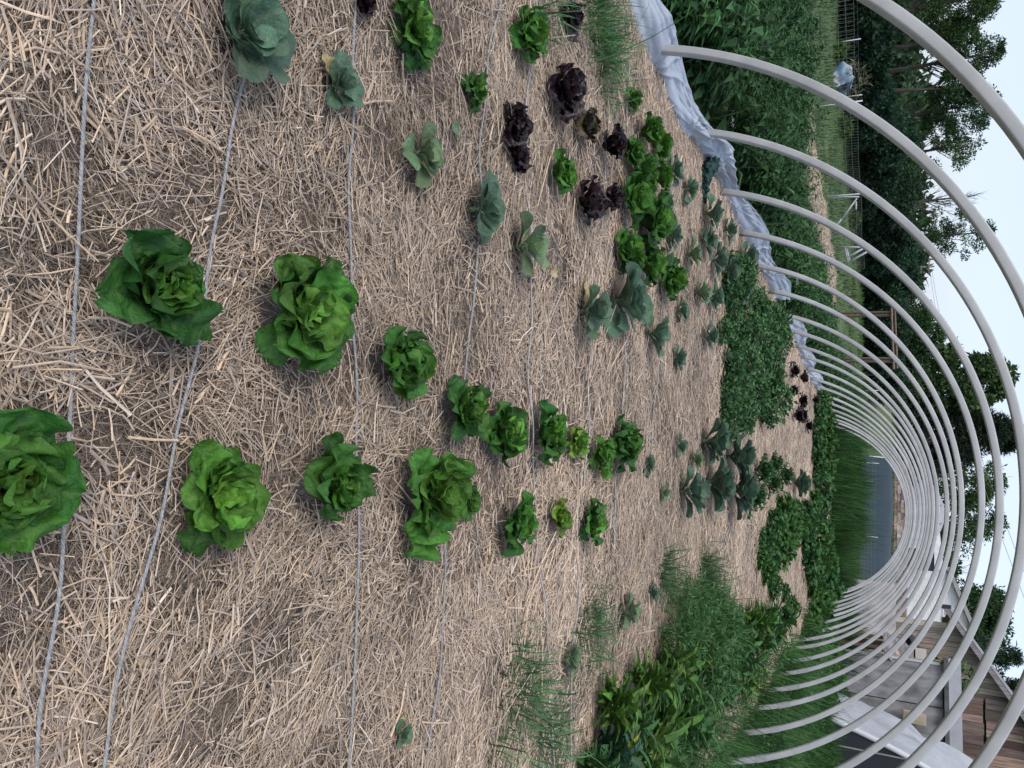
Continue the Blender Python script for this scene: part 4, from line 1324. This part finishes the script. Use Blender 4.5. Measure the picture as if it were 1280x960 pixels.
# utility pole
P = on_y(1168, 333, 95)
t = thing('utility_pole', 'thin wooden utility pole with crossarms in the sky gap', 'utility pole', (P[0], 95, 0))
V, F = tube([(0, 0, 0), (0, 0, P[2])], [.16, .10], 8); Acc().add(V, F, [.2, .17, .15]).build('pole', M_bark, t)
for dz in (.5, 1.3):
    V, F = box(-.9, .9, -.07, .07, P[2] - dz - .1, P[2] - dz + .02); V[:, 1] -= .2; Acc().add(V, F, [.2, .17, .15]).build('crossarm', M_bark, t, False)
for sx in (-.8, .8):
    s_ = np.linspace(0, 1, 24)
    w = np.stack([sx + s_ * 46, -.2 - s_ * 55, P[2] - .4 - 4 * (s_ - s_ ** 2) * 1.6 + s_ * 6.5], -1)
    V, F = tube(w, .015, 4, False); Acc().add(V, F, [.25, .25, .27]).build('wire', M_metal, t)

# ------------------------------------------------------------------ buildings
class Facade:
    def __init__(s, px, py, Y, alpha):
        P = on_y(px, py, Y)
        s.r = np.array([math.cos(alpha), -math.sin(alpha), 0]); s.b = np.array([math.sin(alpha), math.cos(alpha), 0])
        s.o = np.array([P[0], Y, float(terr(P[0], Y)) - .05]); s.alpha = alpha

    def loc(s, px, py, off=0.0):
        q = on_plane(px, py, s.o + s.b * off, s.b) - s.o
        return float(np.dot(q, s.r)), float(q[2])


def prism(poly, y0, y1):
    """extrude an (x,z) polygon along y"""
    poly = np.asarray(poly, float); n = len(poly)
    V = np.concatenate([np.stack([poly[:, 0], np.full(n, y0), poly[:, 1]], -1), np.stack([poly[:, 0], np.full(n, y1), poly[:, 1]], -1)])
    ctr = np.array([[poly[:, 0].mean(), y0, poly[:, 1].mean()], [poly[:, 0].mean(), y1, poly[:, 1].mean()]])
    V = np.concatenate([V, ctr]); i = np.arange(n); k = (i + 1) % n
    return V, [np.stack([i, k, k + n, i + n], -1), np.concatenate([np.stack([k, i, np.full(n, 2 * n)], -1), np.stack([i + n, k + n, np.full(n, 2 * n + 1)], -1)])]


# --- barn
fb = Facade(1150, 774, 36, math.radians(13))
bt = thing('barn', 'old weathered wooden barn with dark brown door and grey roof', 'barn', fb.o, -fb.alpha)
ex, ez = fb.loc(1196, 773); rx, rz = fb.loc(1277, 885)
sl = (rz - ez) / (rx - ex); apx = 6.2; apz = ez + sl * apx; W2 = 2 * apx
ztop = lambda x: ez + sl * (x if x < apx else W2 - x)
dx0, dz0 = fb.loc(1196, 866)
dz1 = fb.loc(1231, 900)[1]
a = Acc(); x = 0.0; q = 0
while x < W2 - .05:
    w = rng.uniform(.16, .24); x1 = min(x + w, W2)
    zt_ = min(ztop(x), ztop(x1)) - .02
    z_lo = 0.0
    if x > dx0 and x < dx0 + 5.5: z_lo = dz1 + 1.25
    if zt_ > z_lo + .1:
        y0 = rng.uniform(-.012, .012)
        Vv, Ff = prism([(x + .008, z_lo), (x1 - .008, z_lo), (x1 - .008, ztop(x1 - .008) - .02), (x + .008, ztop(x + .008) - .02)], y0, y0 + .03)
        a.add(Vv, Ff, vary((.31, .258, .215) if x < dx0 + 1 else (.24, .195, .165), 1, .28, .05)[0])
    x = x1
a.build('siding', M_wood, bt, False)
# door: two tiers of dark boards
for (za, zb_) in ((0.0, dz1 - .03), (dz1, dz1 + 1.24)):
    a = Acc(); x = dx0
    while x < dx0 + 5.5:
        w = rng.uniform(.2, .42)
        V, F = box(x + .006, min(x + w, dx0 + 5.5) - .006, -.075 + rng.uniform(-.008, .008), -.035, za + rng.uniform(0, .04), zb_ - rng.uniform(0, .04)); a.add(V, F, vary((.135, .10, .086), 1, .32, .05)[0]); x += w
    a.build('door', M_wood, bt, False)
V, F = prism([(.03, 0), (W2 - .03, 0), (W2 - .03, ez - .1), (apx, apz - .12), (.03, ez - .1)], .06, 9.5); Acc().add(V, F, [.03, .026, .024]).build('frame', M_wood, bt, False)
for sgn in (0, 1):
    pts = [(-.45, ez - sl * .45), (apx, apz)] if sgn == 0 else [(apx, apz), (W2 + .45, ez - sl * .45)]
    (xa, za), (xb, zb_) = pts
    V, F = prism([(xa, za + .02), (xb, zb_ + .02), (xb, zb_ + .13), (xa, za + .13)], -.62, 10); Acc().add(V, F, [.34, .34, .37]).build('roof', M_metal, bt, False)
    V, F = prism([(xa, za - .20), (xb, zb_ - .20), (xb, zb_ + .015), (xa, za + .015)], -.60, -.54); Acc().add(V, F, [.22, .21, .22]).build('rake_board', M_wood, bt, False)
# vines on the barn
P = on_plane(1192, 846, fb.o - fb.b * 1.0, fb.b)
a, s, fl = bush_mesh(520, .75, 1.7, .16, .10, (.07, .145, .045))
t = thing('climbing_vine', 'green vine growing between the grey shed and the barn wall', 'plant', P - np.array([0, 0, .9]))
a.build('foliage', M_weed, t); s.build('stems', M_weed, t)

# --- grey shed in front of the barn
fs = Facade(1110, 822, 28, math.radians(14))
st = thing('garden_shed', 'grey plywood shed with an open rusty side bay', 'shed', fs.o, -fs.alpha)
xl, zlo = fs.loc(1106, 822); xr = fs.loc(1150, 975)[0]; zr = fs.loc(1178, 870)[1]
zl = fs.loc(1168, 822)[1]
a = Acc(); x = xl; q = 0
while x < xr + 1.5:
    V, F = box(x + .01, x + 1.2, -.02 + .004 * (q % 2), .03, -.2, zr + .02 * (q % 2)); a.add(V, F, vary((.22, .215, .235), 1, .1, .03)[0]); x += 1.22; q += 1
a.build('wall', M_ply, st, False)
V, F = box(xl - .09, xl - .005, -.06, .1, -.2, zr - .05); Acc().add(V, F, [.42, .43, .45]).build('corner_board', M_plain, st, False)
V, F = box(xl - .25, xr + 1.6, -.22, -.10, zr + .04, zr + .16); Acc().add(V, F, [.10, .10, .11]).build('roof_edge', M_ply, st, False)
V, F = box(xl - .25, xr + 1.6, -.10, 3.2, zr + .165, zr + .50); Acc().add(V, F, [.36, .38, .42]).build('roof', M_metal, st, False)
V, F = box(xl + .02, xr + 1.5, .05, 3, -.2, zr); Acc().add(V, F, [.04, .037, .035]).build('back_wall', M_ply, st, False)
# open bay left of the wall: rust coloured posts and a low patched roof sheet
xb0 = fs.loc(1090, 800, 1.0)[0]
V, F = box(xb0, xl - .3, .9, 1.0, -.2, fs.loc(1104, 822)[1] + .2); Acc().add(V, F, [.06, .04, .03]).build('bay_panel', M_wood, st, False)
za = fs.loc(1104, 810, -.5)[1]; zb_ = fs.loc(1140, 810, 1.6)[1]
xa = fs.loc(1104, 793, .5)[0]
Vr = np.array([[xa, -.5, za], [xl - .15, -.5, za], [xl + .9, 1.5, zb_], [xa + .2, 1.5, zb_]]); Vr = np.concatenate([Vr, Vr + [0, 0, .05]])
Acc().add(Vr, np.array([[3, 2, 1, 0], [4, 5, 6, 7], [0, 1, 5, 4], [1, 2, 6, 5], [2, 3, 7, 6], [3, 0, 4, 7]]), [.22, .20, .21]).build('lean_to_roof', M_ply, st, False)
rz0 = .05
for (u0, v0, u1, v1) in ((.3, .25, .55, .5), (.55, .5, .85, .8)):
    pq = lambda u, v: (Vr[4] * (1 - u) + Vr[5] * u) * (1 - v) + (Vr[7] * (1 - u) + Vr[6] * u) * v + np.array([0, 0, .006])
    Acc().add([pq(u0, v0), pq(u1, v0 + .05), pq(u1 - .05, v1), pq(u0 + .08, v1 - .04)], np.array([[0, 1, 2, 3]]), [.42, .30, .22]).build('roof_patch', M_ply, st, False)
for xx in (xa + .15, xl - .3):
    V, F = box(xx, xx + .1, -.42, -.32, -.2, za - .01); Acc().add(V, F, [.10, .068, .048]).build('post', M_wood, st, False)
# crate and dark beam under the barn eave
px1, pz1 = fs.loc(1149, 811, 1.8); 
V, F = box(px1, px1 + .35, 1.6, 1.9, pz1 - .12, pz1 + .2)
Acc().add(V, F, [.55, .52, .48]).build('vent_box', M_plain, st, False)
ba = np.array([fs.loc(1135, 795, 2.0)[0], 2.0, fs.loc(1135, 795, 2.0)[1]]); bb_ = np.array([fs.loc(1163, 845, 2.0)[0], 2.0, fs.loc(1163, 845, 2.0)[1]])
V, F = tube([ba, bb_], .16, 4); Acc().add(V, F, [.05, .05, .055]).build('beam', M_wood, st, False)

# --- pale sheet wall
fp = Facade(1082, 727, 33.5, math.radians(4))
x0, zA = fp.loc(1083, 742); x1, zB = fp.loc(1119, 797)
t = thing('sheeted_stack', 'pale pinkish white sheet wrapped round a long stack beside the far hoops', 'stack', fp.o, -fp.alpha)
ztop_ = fp.loc(1119, 760)[1]
xs = np.linspace(x0 - .5, x1, 40); zs = np.linspace(-.1, ztop_, 24)
X, Z = np.meshgrid(xs, zs, indexing='ij')
Yd = .05 * np.sin(X * 3 + Z) + .04 * np.sin(X * 7.3 - 2 * Z) + .03 * np.abs(np.sin(Z * 4 + X))
ncol = 24
V = np.stack([X, Yd, Z], -1).reshape(-1, 3); i = np.arange(39)[:, None] * ncol; j = np.arange(23)[None]
mk('sheet', V, np.stack([i + j, i + ncol + j, i + ncol + j + 1, i + j + 1], -1).reshape(-1, 4), M_sheet, np.tile([.55, .50, .50], (len(V), 1)), t)
V, F = box(x0 - .45, x1 - .03, .14, 1.3, -.1, ztop_ - .02); Acc().add(V, F, [.45, .40, .33]).build('stack_core', M_straw, t, False)
V, F = box(x0 - .52, x1 + .02, .10, 1.36, ztop_ + .002, ztop_ + .03); Acc().add(V, F, [.55, .5, .5]).build('top_sheet', M_sheet, t, False)

# --- hoop house with black end wall and white roof skin
fh = Facade(1084, 900, 22, math.radians(0))
t = thing('hoop_house', 'hoop house with white plastic roof skin and black sheet end wall', 'greenhouse', fh.o, -fh.alpha)
tH = math.radians(60); hw = 3.6
slope_pt = fh.loc(1166, 961)
hh_ = slope_pt[1] / ((math.cos(math.asin(max(-1, (slope_pt[0] - hw) / hw) * math.sin(tH))) - math.cos(tH)) / (1 - math.cos(tH)))
aa = np.linspace(-tH, tH, 40)
arcx = hw + hw * np.sin(aa) / math.sin(tH); arcz = hh_ * (np.cos(aa) - math.cos(tH)) / (1 - math.cos(tH))
arcz = arcz - .25 * (arcz < .01)
ys = np.linspace(0, 3.2, 36)
T, Yy = np.meshgrid(np.arange(40), ys, indexing='ij')
wr = .05 * np.sin(Yy * 5 + T * .5) + .06 * np.abs(np.sin(Yy * 2.2 + T * .9)) + .05 * np.sin(T * 1.3 + Yy) + .03 * np.sin(T * 2.9 - 4 * Yy)
sc_ = 1 + wr / 3 * ss(0, .6, Yy)
V = np.stack([hw + (arcx[:, None] - hw) * sc_, Yy, arcz[:, None] * sc_], -1).reshape(-1, 3)
i = np.arange(39)[:, None] * 36; j = np.arange(35)[None]
mk('roof_skin', V, np.stack([i + j, i + 36 + j, i + 37 + j, i + j + 1], -1).reshape(-1, 4), M_sheet, np.tile([.50, .515, .55], (len(V), 1)), t)
V, F = prism(np.stack([hw + (arcx - hw) * .965, np.maximum(arcz * .965, -.2)], -1)[::-1], .05, .10)
mk('end_wall', V, F, M_tarp, np.tile([.022, .023, .030], (len(V), 1)), t, False)
for k, fx in enumerate((.10, .20, .36, .6)):
    xx = fx * 2 * hw; zt_ = float(np.interp(xx, arcx, arcz)) * .95
    V, F = box(xx, xx + (.05 if k else .03), -.01, .045, -.1, zt_); Acc().add(V, F, [.24, .25, .27]).build('seam_strip', M_plain, t, False)
ring = np.stack([hw + (arcx - hw) * .985, np.full(40, .0), arcz * .985], -1)
V, F = tube(ring, .07, 6); Acc().add(V, F, [.60, .61, .63]).build('end_hoop', M_plain, t)
# bale stacked against the shed
bp = on_plane(1152, 893, fs.o - fs.b * .4, fs.b)
V, F = box(-.05, .30, -.06, .06, -.5, .12); o = Acc().add(V, F, [.40, .34, .26]).build('wooden_board', M_ply, smooth=False); o.location = bp
md = o.modifiers.new('bev', 'BEVEL'); md.width = .01
tag(o, 'pale new wooden board leaning on the grey shed above the white roof skin', 'board')

# --- white house
fw = Facade(1150, 716, 70, math.radians(9))
t = thing('white_house', 'white sided house with a gable and dark shuttered window', 'house', fw.o, -fw.alpha)
xa, za = fw.loc(1184, 716); xp, zp = fw.loc(1208, 773)
s2 = (zp - za) / (xp - xa); WW = 2 * (xp - xa) + 1
poly = [(xa, -1), (xa + WW, -1), (xa + WW, za), (xa + WW / 2, za + s2 * WW / 2), (xa, za)]
V, F = prism(poly, 0, 12); Acc().add(V, F, [.72, .72, .74]).build('wall', M_plain, t, False)
a = Acc(); z = 0
while z < za + 2:
    half = WW / 2 if z < za else max(0, WW / 2 - (z - za) / s2)
    if half > .2:
        V, F = box(xa + WW / 2 - half + .02, xa + WW / 2 + half - .02, -.03, -.004, z, z + .19); a.add(V, F, [.74, .74, .76])
    z += .2
a.build('siding', M_plain, t, False)
for sgn in (0, 1):
    q = [(xa - .4, za - s2 * .4), (xa + WW / 2, za + s2 * WW / 2)] if sgn == 0 else [(xa + WW / 2, za + s2 * WW / 2), (xa + WW + .4, za - s2 * .4)]
    V, F = prism([(q[0][0], q[0][1] + .03), (q[1][0], q[1][1] + .03), (q[1][0], q[1][1] + .3), (q[0][0], q[0][1] + .3)], -.6, 12.5); Acc().add(V, F, [.30, .29, .30]).build('roof', M_metal, t, False)
wx, wz = fw.loc(1178, 761); wx2, wz2 = fw.loc(1188, 772)
wnd = Acc().add(*box(wx, wx2, -.09, -.035, wz, wz2), [.80, .80, .80]).build('window', M_plain, t, False)
V, F = box(wx + .12, wx2 - .12, -.12, -.092, wz + .12, wz2 - .12); Acc().add(V, F, [.45, .40, .34]).build('pane', M_metal, wnd, False)
for xx in (wx - .34, wx2 + .04):
    V, F = box(xx, xx + .3, -.10, -.035, wz - .05, wz2 + .05); Acc().add(V, F, [.03, .032, .04]).build('shutter', M_plain, t, False)
V, F = box(xa - 5.5, xa - .05, 2, 9, -1, za - .8); o_ = Acc().add(V, F, [.10, .11, .13]).build('annex', M_plain, t, False)
V, F = prism([(xa - 5.9, za - .78), (xa - .05, za - .78), (xa - .05, za - .1), (xa - 5.9, za - .6)], 1.6, 9.4); Acc().add(V, F, [.70, .70, .72]).build('annex_roof', M_metal, t, False)

# --- white greenhouse at the end
fg = Facade(1135, 606, 66, math.radians(2))
t = thing('white_greenhouse', 'white covered greenhouse with a rounded roof behind the far hoops', 'greenhouse', fg.o, 0)
x0 = fg.loc(1150, 596)[0]; x1 = fg.loc(1150, 686)[0]; zt_ = fg.loc(1181, 655)[1]; zs_ = fg.loc(1160, 606)[1]
xx = np.linspace(x0, x1, 30); zz = zs_ - .3 + (zt_ - zs_ + .3) * np.sin(PI * np.clip((xx - x0) / (x1 - x0), 0, 1)) ** .7
poly = [(x0, -.5)] + [(a_, b_) for a_, b_ in zip(xx, zz)] + [(x1, -.5)]
V, F = prism(poly[::-1], .0, 14); Acc().add(V, F, [.66, .66, .70]).build('skin', M_sheet, t, False)
for k in range(4):
    xk = x0 + (x1 - x0) * (k + .5) / 4
    V, F = box(xk, xk + .07, -.06, -.004, -.5, np.interp(xk, xx, zz) - .1); Acc().add(V, F, [.30, .33, .38]).build('rib', M_plain, t, False)
V, F = box(x1 + .1, x1 + 1.6, .4, 4, -.5, zs_ - .2); o = Acc().add(V, F, [.05, .06, .08]).build('dark_annex', M_plain, t, False)

# ------------------------------------------------------------------ light
SUN_EL, SUN_AZ = math.radians(50), math.radians(215)      # azimuth clockwise from +Y: behind the viewer, to the left
w = bpy.data.worlds.new('World'); scene.world = w; w.use_nodes = True
nt = w.node_tree
bg = nt.nodes['Background']
sky = nt.nodes.new('ShaderNodeTexSky'); sky.sky_type = 'NISHITA'; sky.sun_disc = False
sky.sun_elevation = SUN_EL; sky.sun_rotation = SUN_AZ; sky.air_density = 1.0; sky.dust_density = 2.0; sky.ozone_density = 1.5
hs = nt.nodes.new('ShaderNodeHueSaturation'); hs.inputs['Saturation'].default_value = .72
nt.links.new(sky.outputs['Color'], hs.inputs['Color'])
mxs = nt.nodes.new('ShaderNodeMix'); mxs.data_type = 'RGBA'; mxs.inputs['Factor'].default_value = .6     # thin even overcast
for sk in mxs.inputs:
    if sk.type == 'RGBA' and sk.name == 'B': sk.default_value = (2.36, 2.66, 3.42, 1)
asock = [k for k in mxs.inputs if k.type == 'RGBA' and k.name == 'A'][0]
osock = [k for k in mxs.outputs if k.type == 'RGBA'][0]
nt.links.new(hs.outputs['Color'], asock); nt.links.new(osock, bg.inputs['Color'])
bg.inputs['Strength'].default_value = .15
sd = bpy.data.lights.new('sun', 'SUN'); sd.energy = .85; sd.angle = math.radians(30); sd.color = (1, .92, .80)
so = bpy.data.objects.new('sun', sd); COL.objects.link(so)
dirv = np.array([math.sin(SUN_AZ) * math.cos(SUN_EL), math.cos(SUN_AZ) * math.cos(SUN_EL), math.sin(SUN_EL)])
from mathutils import Vector
so.rotation_euler = Vector(dirv).to_track_quat('Z', 'Y').to_euler()
so.location = (0, 0, 30)

vs = scene.view_settings
vs.view_transform = 'Standard'; vs.look = 'None'; vs.gamma = 1.0; vs.exposure = .92
vs.use_curve_mapping = False
